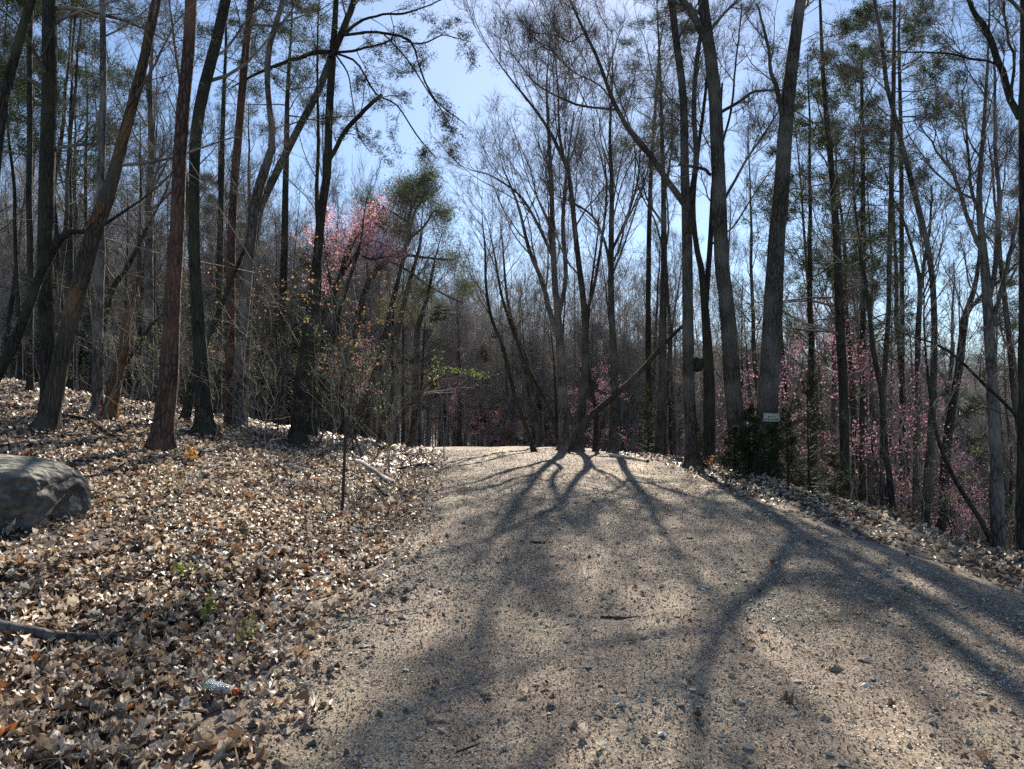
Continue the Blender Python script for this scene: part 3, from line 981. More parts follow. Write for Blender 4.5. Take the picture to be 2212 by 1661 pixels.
hero('bare_tree', 'straight trunk with twigs fanning from mid height, right of the slanting dead trunk foot', [(1321, 985, 22), (1326, 890, 19), (1328, 808, 18), (1322, 687, 16), (1320, 581, 15), (1321, 486, 13), (1322, 395, 11), (1318, 300, 8), (1322, 200, 5)], 19, 'oak',
     limbs=[([(1320, 590, 8), (1305, 520, 7), (1280, 470, 6), (1240, 440, 4), (1200, 425, 3)], -.4), ([(1322, 540, 8), (1350, 480, 7), (1375, 400, 5), (1385, 300, 3)], .5)], lv=MID, group=G_C)
hero('bare_tree', 'even straight trunk where the slanting dead trunk ends', [(1419, 1008, 21), (1428, 900, 20), (1431, 839, 19), (1431, 717, 18), (1434, 596, 16), (1434, 505, 14), (1434, 426, 12), (1431, 304, 10), (1428, 180, 7)], 19, 'oak', top=13, lv=MID, group=G_C)

G_R = 'tall trees right of the track'
hero('oak_tree', 'tall oak with a burl on its trunk and a long limb arching left', [(1496, 1010, 36), (1493, 940, 32), (1489, 869, 30), (1487, 778, 30), (1486, 657, 28), (1484, 505, 26), (1483, 456, 25), (1480, 365, 22), (1477, 213, 20), (1461, 91, 18), (1449, 0, 17)], None, 'oak', top=15,
     limbs=[([(1478, 440, 18), (1443, 395, 16), (1400, 332, 15), (1355, 274, 13), (1322, 213, 11), (1288, 122, 9), (1264, 73, 8), (1230, 0, 6), (1200, -70, 4)], -1.2),
            ([(1331, 237, 7), (1300, 234, 6), (1240, 225, 6), (1190, 205, 5), (1151, 180, 4), (1120, 140, 3), (1097, 113, 2)], -.6),
            ([(1489, 440, 14), (1500, 380, 14), (1504, 320, 14), (1500, 213, 13), (1512, 100, 12), (1530, 0, 9)], .5),
            ([(1322, 215, 5), (1290, 180, 4), (1230, 150, 3), (1180, 90, 2)], -.6),
            ([(1262, 72, 4), (1232, 98, 4), (1200, 88, 3), (1150, 80, 2)], -.4)],
     lv=levels(n1=14, t0=.55, l1=3.2), limb_lv=levels(n1=16, t0=.2, l1=1.5, n2=6, n3=5, n4=4, r1=.02), group=G_R, sides=18,
     extra=lambda root, base, C, tips, Y: MB().add(*tubes(np.array([[at(1503, 803, Y), at(1506, 797, Y), at(1508, 788, Y), at(1507, 779, Y), at(1503, 772, Y)]]), np.array([[.03, .10, .125, .10, .03]]), 10, .25)).obj('burl', M['dark'], root, base))
hero('bare_tree', 'black forked trunk standing between the burled oak and the twin oaks', [(1531, 985, 30), (1532, 900, 30), (1531, 808, 28), (1525, 687, 21), (1516, 581, 16), (1505, 530, 14), (1498, 440, 12), (1508, 330, 10)], 17, 'dark', top=13, limbs=[([(1524, 680, 14), (1528, 600, 14), (1534, 505, 13), (1540, 400, 11), (1552, 300, 8), (1560, 180, 5)], .4)], lv=levels(n1=12, t0=.6, l1=2.6), group=G_R)
hero('oak_tree', 'massive left one of the twin oaks leaning left, furrowed grey bark', [(1606, 1025, 50), (1598, 957, 46), (1583, 839, 43), (1574, 687, 38), (1560, 566, 36), (1556, 456, 35), (1550, 304, 34), (1544, 182, 32), (1528, 61, 29), (1520, -10, 27)], 14.2, 'oak', top=17,
     limbs=[([(1530, 95, 20), (1507, 55, 20), (1470, 0, 18), (1430, -60, 15)], .2), ([(1558, 242, 9), (1598, 219, 8), (1630, 198, 7), (1680, 195, 5), (1720, 180, 3)], .3), ([(1564, 432, 8), (1590, 385, 7), (1613, 343, 6), (1655, 283, 5), (1680, 240, 3)], .3), ([(1535, 378, 9), (1520, 365, 8), (1500, 357, 7), (1468, 352, 6)], -.3),
            ([(1560, 310, 6), (1580, 240, 6), (1590, 150, 5), (1600, 70, 4), (1606, 0, 3)], .5)],
     lv=levels(n1=14, t0=.5, l1=3.6), limb_lv=levels(n1=12, t0=.2, l1=1.3, n2=5, n3=4, n4=4, r1=.02), group=G_R, sides=20)
hero('oak_tree', 'massive right one of the twin oaks leaning right, carrying the small board', [(1645, 1045, 66), (1650, 991, 60), (1659, 852, 52), (1670, 678, 47), (1680, 505, 42), (1687, 456, 41), (1697, 304, 37), (1708, 182, 34), (1723, 61, 30), (1732, 0, 28)], 13.5, 'oak', top=17,
     limbs=[([(1690, 250, 13), (1678, 190, 12), (1669, 152, 10), (1664, 100, 8), (1653, 50, 7), (1638, 0, 5)], -.2)], lv=levels(n1=14, t0=.5, l1=3.6), limb_lv=levels(n1=10, t0=.2, l1=1.2, n2=5, n3=4, n4=4, r1=.02), group=G_R, sides=20)
PR = dict(per=10, len=.10, w=.013, keep=.85, col=(.05, .07, .025))
hero('pine_tree', 'black trunked pine with shelves of dark foliage beyond the twin oaks', [(1824, 1074, 24), (1822, 852, 22), (1812, 678, 22), (1805, 505, 18), (1793, 334, 14), (1781, 213, 12), (1776, 91, 9), (1772, -20, 6)], 15.5, 'dark', top=13, lv=pine_lv(n1=44, t0=.25, l1=2.1, n2=6), pine=PR, group=G_R)
hero('pine_tree', 'slimmer pine behind the black trunked pine', [(1861, 1060, 15), (1861, 748, 14), (1862, 505, 12), (1860, 300, 10), (1858, 150, 7)], 18.5, 'dark', top=12.5, lv=pine_lv(n1=34, t0=.4, l1=1.8), pine=PR, group=G_R)
hero('curved_tree', 'thin crooked trunk swinging left on the right hand slope', [(1925, 1090, 16), (1918, 1020, 15), (1910, 956, 14), (1906, 852, 13), (1888, 765, 12), (1875, 644, 10), (1861, 557, 8), (1850, 480, 6), (1842, 380, 4)], 13, 'dark', lv=THIN, group=G_R)
hero('bare_tree', 'straight slim trunk leaving the crooked trunk at mid height', [(1905, 1080, 12), (1908, 940, 12), (1913, 817, 12), (1924, 644, 12), (1928, 505, 13), (1931, 426, 13), (1935, 274, 12), (1939, 122, 10), (1941, 0, 8)], 15, 'oak', top=14, lv=pine_lv(n1=20, t0=.62, l1=1.7), pine=PR, group=G_R)
hero('bare_tree', 'trunk bending left above and crossing the slim straight trunk', [(2000, 1085, 20), (2010, 950, 18), (2017, 782, 15), (2014, 609, 14), (2003, 522, 14), (1994, 486, 14), (1963, 365, 13), (1939, 274, 12), (1915, 182, 11), (1906, 91, 10), (1891, 0, 8)], 14, 'oak', top=13.5, lv=levels(n1=9, t0=.6, l1=2.4), group=G_R)
hero('bare_tree', 'grey trunk splitting into a fan of upright stems near the right edge', [(2156, 1100, 32), (2150, 950, 28), (2145, 852, 26), (2139, 678, 24), (2130, 560, 20), (2120, 480, 16), (2118, 380, 12), (2130, 250, 9), (2135, 120, 6)], 12, 'grey', top=12,
     limbs=[([(2130, 560, 12), (2095, 470, 11), (2060, 380, 8), (2020, 320, 5), (1990, 270, 3)], .2), ([(2138, 640, 13), (2155, 540, 12), (2160, 420, 10), (2150, 250, 8), (2152, 100, 5)], .4), ([(2142, 700, 11), (2175, 560, 10), (2195, 440, 8), (2205, 340, 5)], .2), ([(2122, 480, 9), (2100, 400, 8), (2090, 300, 6), (2070, 200, 4)], .2)], lv=levels(n1=12, t0=.5, l1=2.0, n4=4), limb_lv=levels(n1=14, t0=.2, l1=1.1, n2=5, n3=4, n4=4, r1=.018), group=G_R)
hero('oak_tree', 'black trunk standing half out of view at the right edge', [(2216, 1160, 44), (2212, 900, 34), (2210, 600, 30), (2208, 300, 30), (2206, 0, 28)], 9.0, 'dark', top=13,
     limbs=[([(2204, 255, 18), (2190, 215, 17), (2176, 150, 17), (2152, 76, 16), (2130, 40, 14), (2103, 0, 10), (2080, -50, 8)], .2), ([(2165, 140, 7), (2140, 134, 6), (2100, 126, 6), (2030, 110, 5), (1980, 106, 4), (1923, 105, 3)], .3), ([(2185, 220, 8), (2184, 120, 7), (2170, 0, 6)], .2)], lv=levels(n1=12, t0=.5, l1=2.4), limb_lv=levels(n1=8, t0=.3, l1=.7, n2=4, n3=4, n4=3, r1=.012), group=G_R)
hero('bare_tree', 'thick trunk leaning right with a low fork, behind the pink blossom on the right', [(2040, 1000, 22), (2052, 880, 20), (2068, 793, 19), (2079, 696, 18), (2090, 660, 15), (2101, 626, 12), (2112, 560, 8), (2120, 480, 5)], 20, 'dark', limbs=[([(2080, 690, 12), (2110, 650, 10), (2150, 610, 8), (2190, 570, 5)], 0)], lv=THIN, group=G_R)
hero('bare_tree', 'slim forked tree left of the bending trunk on the right', [(1977, 1060, 16), (1982, 900, 14), (1986, 713, 13), (1990, 620, 11), (1978, 560, 8), (1955, 480, 6), (1930, 430, 4)], 17, 'oak', limbs=[([(1990, 622, 9), (2000, 560, 8), (2010, 480, 6), (2012, 400, 4)], 0)], lv=THIN, group=G_R)
hero('arching_tree', 'thin black stem arching down to the right edge in front of the grey fan tree', [(2290, 1010, 10), (2208, 904, 9), (2138, 834, 8), (2104, 800, 7), (2052, 755, 7), (2010, 735, 5), (1975, 727, 3)], 9.5, 'dark', lv=levels(n1=5, t0=.4, l1=.6, n2=3, n3=3, n4=2, r1=.01), flare=1.0, group=G_R)
hero('bare_tree', 'slanting thin trunk running up left from the right slope foot', [(2130, 1150, 12), (2090, 1080, 11), (2050, 1010, 10), (2020, 920, 9), (2005, 820, 7), (1998, 720, 5)], 12, 'dark', lv=THIN, group=G_R)

# --- the pink redbud and the tiered pine left of the gap in the trees
PINK = np.array([.55, .29, .35])


def petals(dens=5, size=.05, spread=.07, col=PINK):
    def f(root, base, C, tips, Y):
        fo = MB()
        for a, b in tips:
            pts = a[:, 1:].reshape(-1, 3)
            V, F = flakes(pts, dens, size, spread)
            c = col * rng.uniform(.7, 1.35, (len(F), 1))
            fo.add(V, F, np.repeat(c, 4, 0))
        tag(fo.obj('blossom', M['petal'], root, base, color=True, smooth=False), kind='stuff')
    return f


RB = [dict(n=12, t0=.35, t1=1., ang=60, ang_sd=15, lr=0, labs=.9, seg=5, wander=.16, trop=(0, 0, -.02), rr=.5, rmax=.02, taper=.4, sides=3, rmin=.006),
      dict(n=7, t0=.2, t1=1., ang=45, ang_sd=15, lr=.5, seg=3, wander=.16, trop=(0, 0, .04), rr=.6, taper=.3, sides=3, rmin=.004)]
hero('redbud_tree', 'redbud in pink blossom high beside the forked pine', [(740, 945, 14), (736, 778, 12), (724, 656, 11), (735, 595, 9), (750, 540, 7), (770, 490, 4)], 22, 'dark',
     limbs=[([(735, 600, 8), (770, 545, 7), (810, 520, 5), (855, 545, 3)], .2), ([(725, 650, 7), (708, 580, 6), (698, 510, 5), (692, 460, 3)], -.4), ([(738, 590, 7), (765, 520, 6), (800, 480, 4), (835, 500, 3)], .6), ([(770, 545, 6), (800, 560, 5), (850, 555, 3)], -.5)], lv=[dict(RB[0], n=10, t0=.75), RB[1]], limb_lv=RB, extra=petals(9, .055, .17, PINK * 1.4), ext=0)
TP = pine_lv(n1=12, t0=.25, l1=1.9, n2=8, n3=5, a1=66)
hero('pine_tree', 'yellow green tiered pine rising above the pink redbud', [(700, 955, 22), (742, 800, 19), (770, 700, 18), (791, 620, 16), (822, 572, 14), (862, 548, 12), (885, 515, 10), (880, 470, 8), (893, 440, 5)], 26, 'dark',
     limbs=[([(885, 515, 7), (915, 490, 6), (940, 455, 4), (960, 480, 2)], .3), ([(845, 556, 8), (890, 552, 7), (922, 557, 6), (985, 562, 3)], .2), ([(882, 480, 6), (850, 460, 5), (815, 440, 3)], -.3), ([(840, 562, 8), (890, 590, 6), (930, 620, 5), (1000, 655, 3)], -.3), ([(885, 500, 6), (900, 450, 5), (925, 420, 3)], .2)],
     lv=pine_lv(n1=12, t0=.72, l1=1.2), limb_lv=TP, pine=dict(per=10, len=.13, w=.018, keep=1, spread=3.2, col=(.12, .15, .045)))
for i, (lab, tr, Y) in enumerate([
        ('high feathery pine crown behind the burled oak', [(1405, 995, 16), (1400, 700, 14), (1405, 400, 11), (1418, 200, 8), (1425, 90, 4)], 25),
        ('pine with dense crown left of the crooked grey trunk', [(600, 940, 22), (610, 700, 20), (618, 400, 16), (622, 200, 11), (630, 90, 6)], 24),
        ('pine crown filling the gap between mossy trunk and slim red pine', [(470, 915, 18), (474, 600, 16), (480, 300, 12), (486, 120, 7)], 22),
        ('thin pine with a ragged top near the far right trunks', [(1950, 1060, 14), (1950, 700, 12), (1948, 300, 10), (1945, 60, 6)], 20),
        ('pine standing on the slope behind the left edge trunks', [(150, 880, 18), (152, 600, 16), (150, 350, 12), (156, 200, 7)], 23)]):
    hero('pine_tree', lab, tr, Y, 'dark', top=None if i in (0,) else 16, lv=pine_lv(n1=30, t0=.62, l1=2.6, n2=8, n3=5), pine=dict(per=10, len=.13, w=.016, keep=.9, col=(.06, .08, .028)), group='pines standing behind the front trees')

# ------------------------------------------------------------------ the wood: one tree of each sort, then copies
def build_tree(name, hgt, r, mat, lv, bend=.04, sides=8, pine=None, blossom=None, leafy=None):
    """a tree standing at the origin -> list of (part name, mesh, kind)"""
    n = 16
    z = np.linspace(-.4, hgt, n)
    x = np.cumsum(rng.normal(0, bend, n)) + rng.normal(0, .03) * z; y = np.cumsum(rng.normal(0, bend, n)) + rng.normal(0, .03) * z
    x -= x[1]; y -= y[1]
    Rd = r * (1 - .9 * np.clip(z / hgt, 0, 1) ** 1.15) * (1 + .3 * np.exp(-np.maximum(z, 0) / .25))
    P = np.stack([x, y, z], 1)[None]; Rd = Rd[None]
    parts = [('trunk', MB().add(*tubes(P, Rd, sides, .1)).mesh('trunk', M[mat]), None)]
    cr = MB(); last = (P, Rd)
    for a, b, s in crown_bare(P, Rd, lv):
        cr.add(*tubes(a, b, s)); last = (a, b)
    if not pine and name in ('bare_tree',): cr.add(*slivers(last[0], 3, .38, .0065))
    parts.append(('crown', cr.mesh('crown', M['twig'] if name != 'sapling' else M['paletwig']), None))
    a, b = last
    pts = a[:, 1:].reshape(-1, 3)
    if pine:
        al = nrm(a[:, 1:] - a[:, :-1]).reshape(-1, 3)
        V, F = needles(pts, pine['per'], pine['len'], pine['w'], 1, al)
        c = np.array(pine['col']) * rng.uniform(.6, 1.5, (len(F), 1))
        parts.append(('needles', MB().add(V, F, np.repeat(c, 3, 0)).mesh('needles', M['needle'], smooth=False, color=True), 'stuff'))
    if blossom is not None:
        V, F = flakes(pts, 5, .055, .08)
        c = blossom * rng.uniform(.7, 1.35, (len(F), 1))
        parts.append(('blossom', MB().add(V, F, np.repeat(c, 4, 0)).mesh('blossom', M['petal'], smooth=False, color=True), 'stuff'))
    if leafy is not None:
        k = rng.random(len(pts)) < .5
        V, F = flakes(pts[k], 2, .045, .03)
        c = leafy * rng.uniform(.7, 1.3, (len(F), 1))
        parts.append(('foliage', MB().add(V, F, np.repeat(c, 4, 0)).mesh('foliage', M['petal'], smooth=False, color=True), 'stuff'))
    return (name, parts, hgt)


def place(kind, x, y, s, label, group, cat='tree', rz=None, lean=0.0):
    name, parts, hgt = kind
    root = thing(name, (x, y, h1(x, y)), label, cat, group, rng.uniform(0, 6.28) if rz is None else rz)
    root.scale = (s, s, s)
    if lean: root.rotation_euler = (rng.normal(0, lean), rng.normal(0, lean), rng.uniform(0, 6.28))
    for nm, me, kd in parts:
        o = bpy.data.objects.new(nm, me)
        COL.objects.link(o); o.parent = root
        if kd: o['kind'] = kd
    return root


POOL = []
for i in range(8):
    h = rng.uniform(12, 16)
    POOL.append(build_tree('bare_tree', h, rng.uniform(.085, .15), ['dark', 'oak', 'grey', 'oak'][i % 4],
                           levels(n1=15, t0=rng.uniform(.3, .5), a1=rng.uniform(32, 50), l1=h * .24, n2=6, n3=5, n4=4, up=.11, wander=.13)))
PPOOL = [build_tree('pine_tree', 14, .13, 'dark', pine_lv(n1=30, t0=.5, l1=2.6, n2=7, n3=5), pine=dict(per=9, len=.15, w=.02, col=(.065, .085, .03))) for _ in range(3)]
SLV = [dict(n=9, t0=.2, t1=1, ang=48, ang_sd=14, lr=.38, seg=5, wander=.14, trop=(0, 0, .06), rr=.5, taper=.4, sides=3, rmin=.0035),
       dict(n=5, t0=.2, t1=1, ang=42, ang_sd=14, lr=.5, seg=3, wander=.14, trop=(0, 0, .05), rr=.6, taper=.3, sides=3, rmin=.0025),
       dict(n=3, t0=.2, t1=1, ang=40, ang_sd=14, lr=.5, seg=2, wander=.14, trop=(0, 0, .04), rr=.6, taper=.3, sides=3, rmin=.0022, r1=.5)]
SPOOL = [build_tree('sapling', rng.uniform(2.2, 4.0), .013, 'paletwig', SLV, bend=.07, sides=5) for _ in range(5)]
BPOOL = [build_tree('beech_sapling', 3.6, .022, 'grey', SLV, bend=.06, sides=5, leafy=np.array([.36, .20, .10])) for _ in range(2)]
GPOOL = [build_tree('green_sapling', 2.6, .015, 'dark', SLV, bend=.06, sides=5, leafy=np.array([.13, .17, .05])) for _ in range(2)]
RPOOL = [build_tree('redbud_tree', 4.2, .035, 'dark', SLV, bend=.08, sides=5, blossom=np.array([.37, .19, .24])) for _ in range(3)]

taken = [(a, b) for a, b in HEROES]


def px_of(x, y):
    return 1106 + FOC * x / y


def top_limit(px):
    return np.interp(px, [0, 500, 640, 760, 850, 900, 960, 1040, 1090, 1200, 1400, 1700, 2212], [-200, -100, 150, 320, 450, 580, 640, 620, 470, 330, 200, 100, -50])


def free(x, y, d):
    return all((x - a) ** 2 + (y - b) ** 2 > d * d for a, b in taken)


def off_track(x, y, m=1.0):
    return y > 36 or x < float(xl(y)) - m or x > float(xr(y)) + m + 1.0


LAND = [(40, 'the left edge'), (130, 'the peeled leaning tree'), (212, 'the smooth grey trunk'), (262, 'the orange snag'), (358, 'the reddish pine'), (436, 'the mossy trunk'), (505, 'the crooked grey trunk'), (580, 'the gap right of it'),
        (647, 'the forked pine'), (742, 'the steel stake'), (815, 'the leaning pair'), (896, 'the crest edge fork'), (1000, 'the sky gap'), (1112, 'the leaning crest trees'), (1215, 'the low forked tree'), (1262, 'the slanting dead trunk'), (1328, 'the fanning crest tree'), (1430, 'the even straight trunk'),
        (1489, 'the burled oak'), (1583, 'the left twin oak'), (1659, 'the right twin oak'), (1740, 'the airy cedar'), (1822, 'the black trunked pine'), (1908, 'the crooked thin trunk'), (2014, 'the bending trunk'), (2080, 'the forked thick trunk'), (2145, 'the grey fan tree'), (2212, 'the right edge')]


def between(px):
    if px <= LAND[0][0]: return 'by the left edge'
    for (a, na), (b, nb) in zip(LAND, LAND[1:]):
        if a <= px < b: return f'between {na} and {nb}'.replace('the gap right of it', 'the open gap right of it') if 'gap right' not in nb + na else ('just right of the crooked grey trunk' if 'crooked' in na else 'just left of the forked pine')
    return 'by the right edge'


cnt = 0; tries = 0
while cnt < 280 and tries < 9000:
    tries += 1
    y = 15 + 47 * rng.random() ** .75
    x = rng.uniform(-.84, .84) * y
    if not off_track(x, y, 1.6) or not free(x, y, 1.0 + y * .008):
        continue
    px = px_of(x, y)
    if y < 22 and 560 < px < 1700: continue
    if px < 560 and y < 18.5: continue
    k = PPOOL[int(rng.integers(3))] if rng.random() < (.05 if px < 900 else .06) else POOL[int(rng.integers(8))]
    s = rng.uniform(.75, 1.15)
    gz = h1(x, y)
    lim = top_limit(px)
    mx = (EYE + (920 - lim) / FOC * y - gz) / k[2]
    s = min(s, mx)
    if s < .38: continue
    side = 'left of the track' if px < 896 else ('beyond the crest' if px < 1430 else 'on the slope right of the track')
    if k[0] == 'pine_tree':
        lab, g = f"{'nearer' if y < 32 else 'farther'} dark pine in the wood {between(px)}", f'pines in the wood {side}'
    else:
        dep = 'nearer' if y < 30 else ('farther' if y < 45 else 'faint far')
        brk = {'grey_bark': 'grey', 'oak_bark': 'brown', 'dark_bark': 'dark'}[k[1][0][1].materials[0].name]
        hh = s * k[2]; szw = 'tall' if hh > 12.5 else ('middling' if hh > 9 else 'short')
        lab, g = f'{dep} {szw} {brk} leafless tree {between(px)}', f'leafless trees in the wood {side}'
    place(k, x, y, s, lab, g, lean=.05)
    taken.append((x, y)); cnt += 1

# young growth
def understory(pool, n, pxr, yr, lab, g, cat, sc_=(.6, 1.1), m=.6):
    c = 0; t = 0
    while c < n and t < 4000:
        t += 1
        y = rng.uniform(*yr); px = rng.uniform(*pxr); x = (px - 1106) / FOC * y
        if not off_track(x, y, m) or not free(x, y, .35): continue
        dep = 'nearer' if y < (yr[0] + yr[1]) / 2 else 'farther'
        q = rng.uniform(*sc_); szw = 'taller' if q > (sc_[0] + sc_[1]) / 2 else 'shorter'
        place(pool[int(rng.integers(len(pool)))], x, y, q, f'{dep} {szw} {lab} {between(px)}', g, cat, lean=.12)
        c += 1


understory(SPOOL, 46, (0, 880), (12, 24), 'pale twiggy sapling', 'twiggy saplings on the bank', 'sapling')
understory(SPOOL, 26, (1450, 2212), (9.5, 22), 'pale twiggy sapling', 'twiggy saplings on the right slope', 'sapling', m=.9)
understory(BPOOL, 5, (500, 780), (14, 20), 'orange leaved beech', 'young beeches with brown leaves', 'sapling', (.9, 1.3))
understory(BPOOL, 5, (2000, 2212), (14, 26), 'low brown leaved bush', 'brown leaved bushes on the right slope', 'bush', (.6, 1.0))
understory(GPOOL, 8, (1950, 2212), (13, 24), 'low greening bush', 'greening bushes on the right slope', 'bush', (.7, 1.2))
understory(GPOOL, 15, (150, 900), (14, 26), 'green sapling', 'green saplings on the left', 'sapling', (.8, 1.3))
understory(RPOOL, 34, (650, 1620), (26, 50), 'small dull pink redbud', 'redbuds beyond the crest', 'tree', (.7, 1.1))
understory(RPOOL, 7, (1890, 2130), (15, 30), 'pink redbud', 'redbuds below the right shoulder', 'tree', (.9, 1.5))
understory(RPOOL, 4, (1590, 1640), (18, 28), 'glimpsed pink redbud', 'redbuds behind the twin oaks', 'tree', (.9, 1.2))

# ------------------------------------------------------------------ far woodland
def far_tree(h, r, pine):
    mb = MB()
    z = np.array([-.5, h * .35, h * .7, h]); x = np.cumsum(rng.normal(0, .25, 4)); y = np.cumsum(rng.normal(0, .25, 4))
    P = np.stack([x - x[0], y - y[0], z], 1)[None]; Rd = np.array([[r, r * .75, r * .45, r * .1]])
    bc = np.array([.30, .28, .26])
    V, F = tubes(P, Rd, 4); mb.add(V, F, bc)
    a, b = spawn(P, Rd, 18, .22, .98, 42 if not pine else 75, 10, 0, 3, .1, (0, 0, .12 if not pine else 0), .4, labs=h * .26, taper=.5)
    V, F = tubes(a, b, 3); mb.add(V, F, bc)
    if not pine:
        a, b = spawn(a, b, 5, .15, 1, 40, 12, .5, 3, .12, (0, 0, .08), .6)
        V, F = tubes(a, b, 3); mb.add(V, F, bc)
    # fine twigs as thin slivers
    n = 11 if not pine else 40
    idx = np.repeat(np.arange(len(a)), n)
    t = rng.random(len(idx)) * 2.99
    i0 = t.astype(int); f = (t - i0)[:, None]
    S = a[idx, i0] * (1 - f) + a[idx, i0 + 1] * f
    D = nrm(nrm(a[idx, i0 + 1] - a[idx, i0]) + (.45 if not pine else .7) * rng.normal(size=S.shape) + np.array([0, 0, .35 if not pine else 0]))
    L = h * .085 * rng.uniform(.5, 1.3, (len(S), 1))
    W = nrm(np.cross(D, rng.normal(size=D.shape))) * (.016 if not pine else .10)
    V = np.stack([S - W * .5, S + W * .5, S + D * L], 1).reshape(-1, 3)
    F = np.arange(len(V)).reshape(-1, 3)
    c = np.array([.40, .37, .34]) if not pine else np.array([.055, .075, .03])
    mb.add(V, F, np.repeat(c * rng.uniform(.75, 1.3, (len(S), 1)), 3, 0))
    return mb


FV = [far_tree(rng.uniform(11, 15), rng.uniform(.06, .12), False) for _ in range(10)] + [far_tree(13, .13, True) for _ in range(2)]
FO = []
for m_ in FV:
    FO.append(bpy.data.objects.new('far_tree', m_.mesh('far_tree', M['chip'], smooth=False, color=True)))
pts, att = [], []
while len(pts) < 4600:
    y = 42 + 210 * rng.random() ** 1.35
    x = rng.uniform(-.90, .90) * y
    if y < 60 and not off_track(x, y, 2): continue
    px = px_of(x, y)
    v = int(rng.integers(10)) if rng.random() > .06 else int(rng.integers(10, 12))
    gz = h1(x, y)
    s = min(rng.uniform(.75, 1.15), (EYE + (920 - top_limit(px)) / FOC * y - gz) / 13.5)
    if s < .3: s = .3
    pts.append((x, y, gz)); att.append((v, s, rng.uniform(0, 6.28)))
me = bpy.data.meshes.new('distant_woodland')
me.from_pydata(pts, [], [])
for nm, k, ty in (('sort', 0, 'INT'), ('size', 1, 'FLOAT'), ('turn', 2, 'FLOAT')):
    q = me.attributes.new(nm, ty, 'POINT')
    q.data.foreach_set('value', [int(a[k]) if ty == 'INT' else float(a[k]) for a in att])
fwo = bpy.data.objects.new('distant_woodland', me)
COL.objects.link(fwo)
ng = bpy.data.node_groups.new('woodland', 'GeometryNodeTree')
ng.interface.new_socket('Geometry', in_out='INPUT', socket_type='NodeSocketGeometry')
ng.interface.new_socket('Geometry', in_out='OUTPUT', socket_type='NodeSocketGeometry')
gi = ng.nodes.new('NodeGroupInput'); go = ng.nodes.new('NodeGroupOutput')
jn = ng.nodes.new('GeometryNodeJoinGeometry')
na_ = {}
for nm, ty in (('sort', 'INT'), ('size', 'FLOAT'), ('turn', 'FLOAT')):
    q = ng.nodes.new('GeometryNodeInputNamedAttribute'); q.data_type = ty; q.inputs['Name'].default_value = nm
    na_[nm] = q
cx_ = ng.nodes.new('ShaderNodeCombineXYZ'); ng.links.new(na_['turn'].outputs[0], cx_.inputs[2])
for k, o in enumerate(FO):
    oi = ng.nodes.new('GeometryNodeObjectInfo'); oi.inputs['Object'].default_value = o
    cm = ng.nodes.new('FunctionNodeCompare'); cm.data_type = 'INT'; cm.operation = 'EQUAL'
    ng.links.new(na_['sort'].outputs[0], cm.inputs[2]); cm.inputs[3].default_value = k
    ip = ng.nodes.new('GeometryNodeInstanceOnPoints')
    ng.links.new(gi.outputs[0], ip.inputs['Points']); ng.links.new(cm.outputs[0], ip.inputs['Selection'])
    ng.links.new(oi.outputs['Geometry'], ip.inputs['Instance'])
    ng.links.new(cx_.outputs[0], ip.inputs['Rotation']); ng.links.new(na_['size'].outputs[0], ip.inputs['Scale'])
    ng.links.new(ip.outputs[0], jn.inputs[0])
ng.links.new(jn.outputs[0], go.inputs[0])
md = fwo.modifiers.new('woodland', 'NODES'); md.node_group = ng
tag(fwo, 'grey leafless woodland covering the far valley and hillside', 'woodland', kind='stuff')

# ------------------------------------------------------------------ dark cedars round the twin oaks
def cedar(x, y, h, w, label, seed=0):
    root = thing('cedar_tree', (x, y, h1(x, y)), label, 'tree')
    P = np.stack([np.zeros(10), np.zeros(10), np.linspace(-.1, h, 10)], 1)[None]; Rd = np.linspace(.03, .004, 10)[None]
    MB().add(*tubes(P, Rd, 6)).obj('trunk', M['dark'], root)
    cr = MB()
    a, b = spawn(P, Rd, 44, .04, .98, 70, 14, 0, 6, .14, (0, 0, .03), .5, labs=w, taper=.75)
    a2, b2 = spawn(a, b, 9, .15, 1, 42, 14, .4, 3, .15, (0, 0, .04), .6, taper=.4)
    cr.add(*tubes(a, b, 3)); cr.add(*tubes(a2, b2, 3))
    cr.obj('crown', M['twig'], root)
    al = nrm(a2[:, 1:] - a2[:, :-1]).reshape(-1, 3)
    V, F = needles(a2[:, 1:].reshape(-1, 3), 5, .05, .011, .9, al)
    c = np.array([.03, .042, .018]) * rng.uniform(.6, 1.5, (len(F), 1))
    tag(MB().add(V, F, np.repeat(c, 3, 0)).obj('foliage', M['needle'], root, color=True, smooth=False), kind='stuff')
    return root


for px, Y_, h_, w_, lab in [(1618, 13.0, 1.15, .42, 'low dense dark cedar between the feet of the twin oaks'),
                            (1585, 12.9, .8, .40, 'small dark cedar at the left foot of the twin oaks'),
                            (1660, 12.6, .95, .42, 'squat dark cedar hiding the foot of the right twin oak'),
                            (1745, 13.0, 2.3, .62, 'young cedar with airy branches just right of the twin oaks'),
                            (1700, 13.2, 1.5, .50, 'half height cedar between the right twin oak and the airy cedar'),
                            (1800, 13.6, 1.2, .45, 'low cedar at the foot of the black trunked pine'),
                            (1500, 19.5, 1.6, .5, 'faint cedar sapling behind the foot of the burled oak'),
                            (1400, 21.0, 2.3, .6, 'open cedar sapling left of the burled oak')]:
    p = at(px, 920, Y_)
    cedar(p[0], p[1], h_, w_, lab)

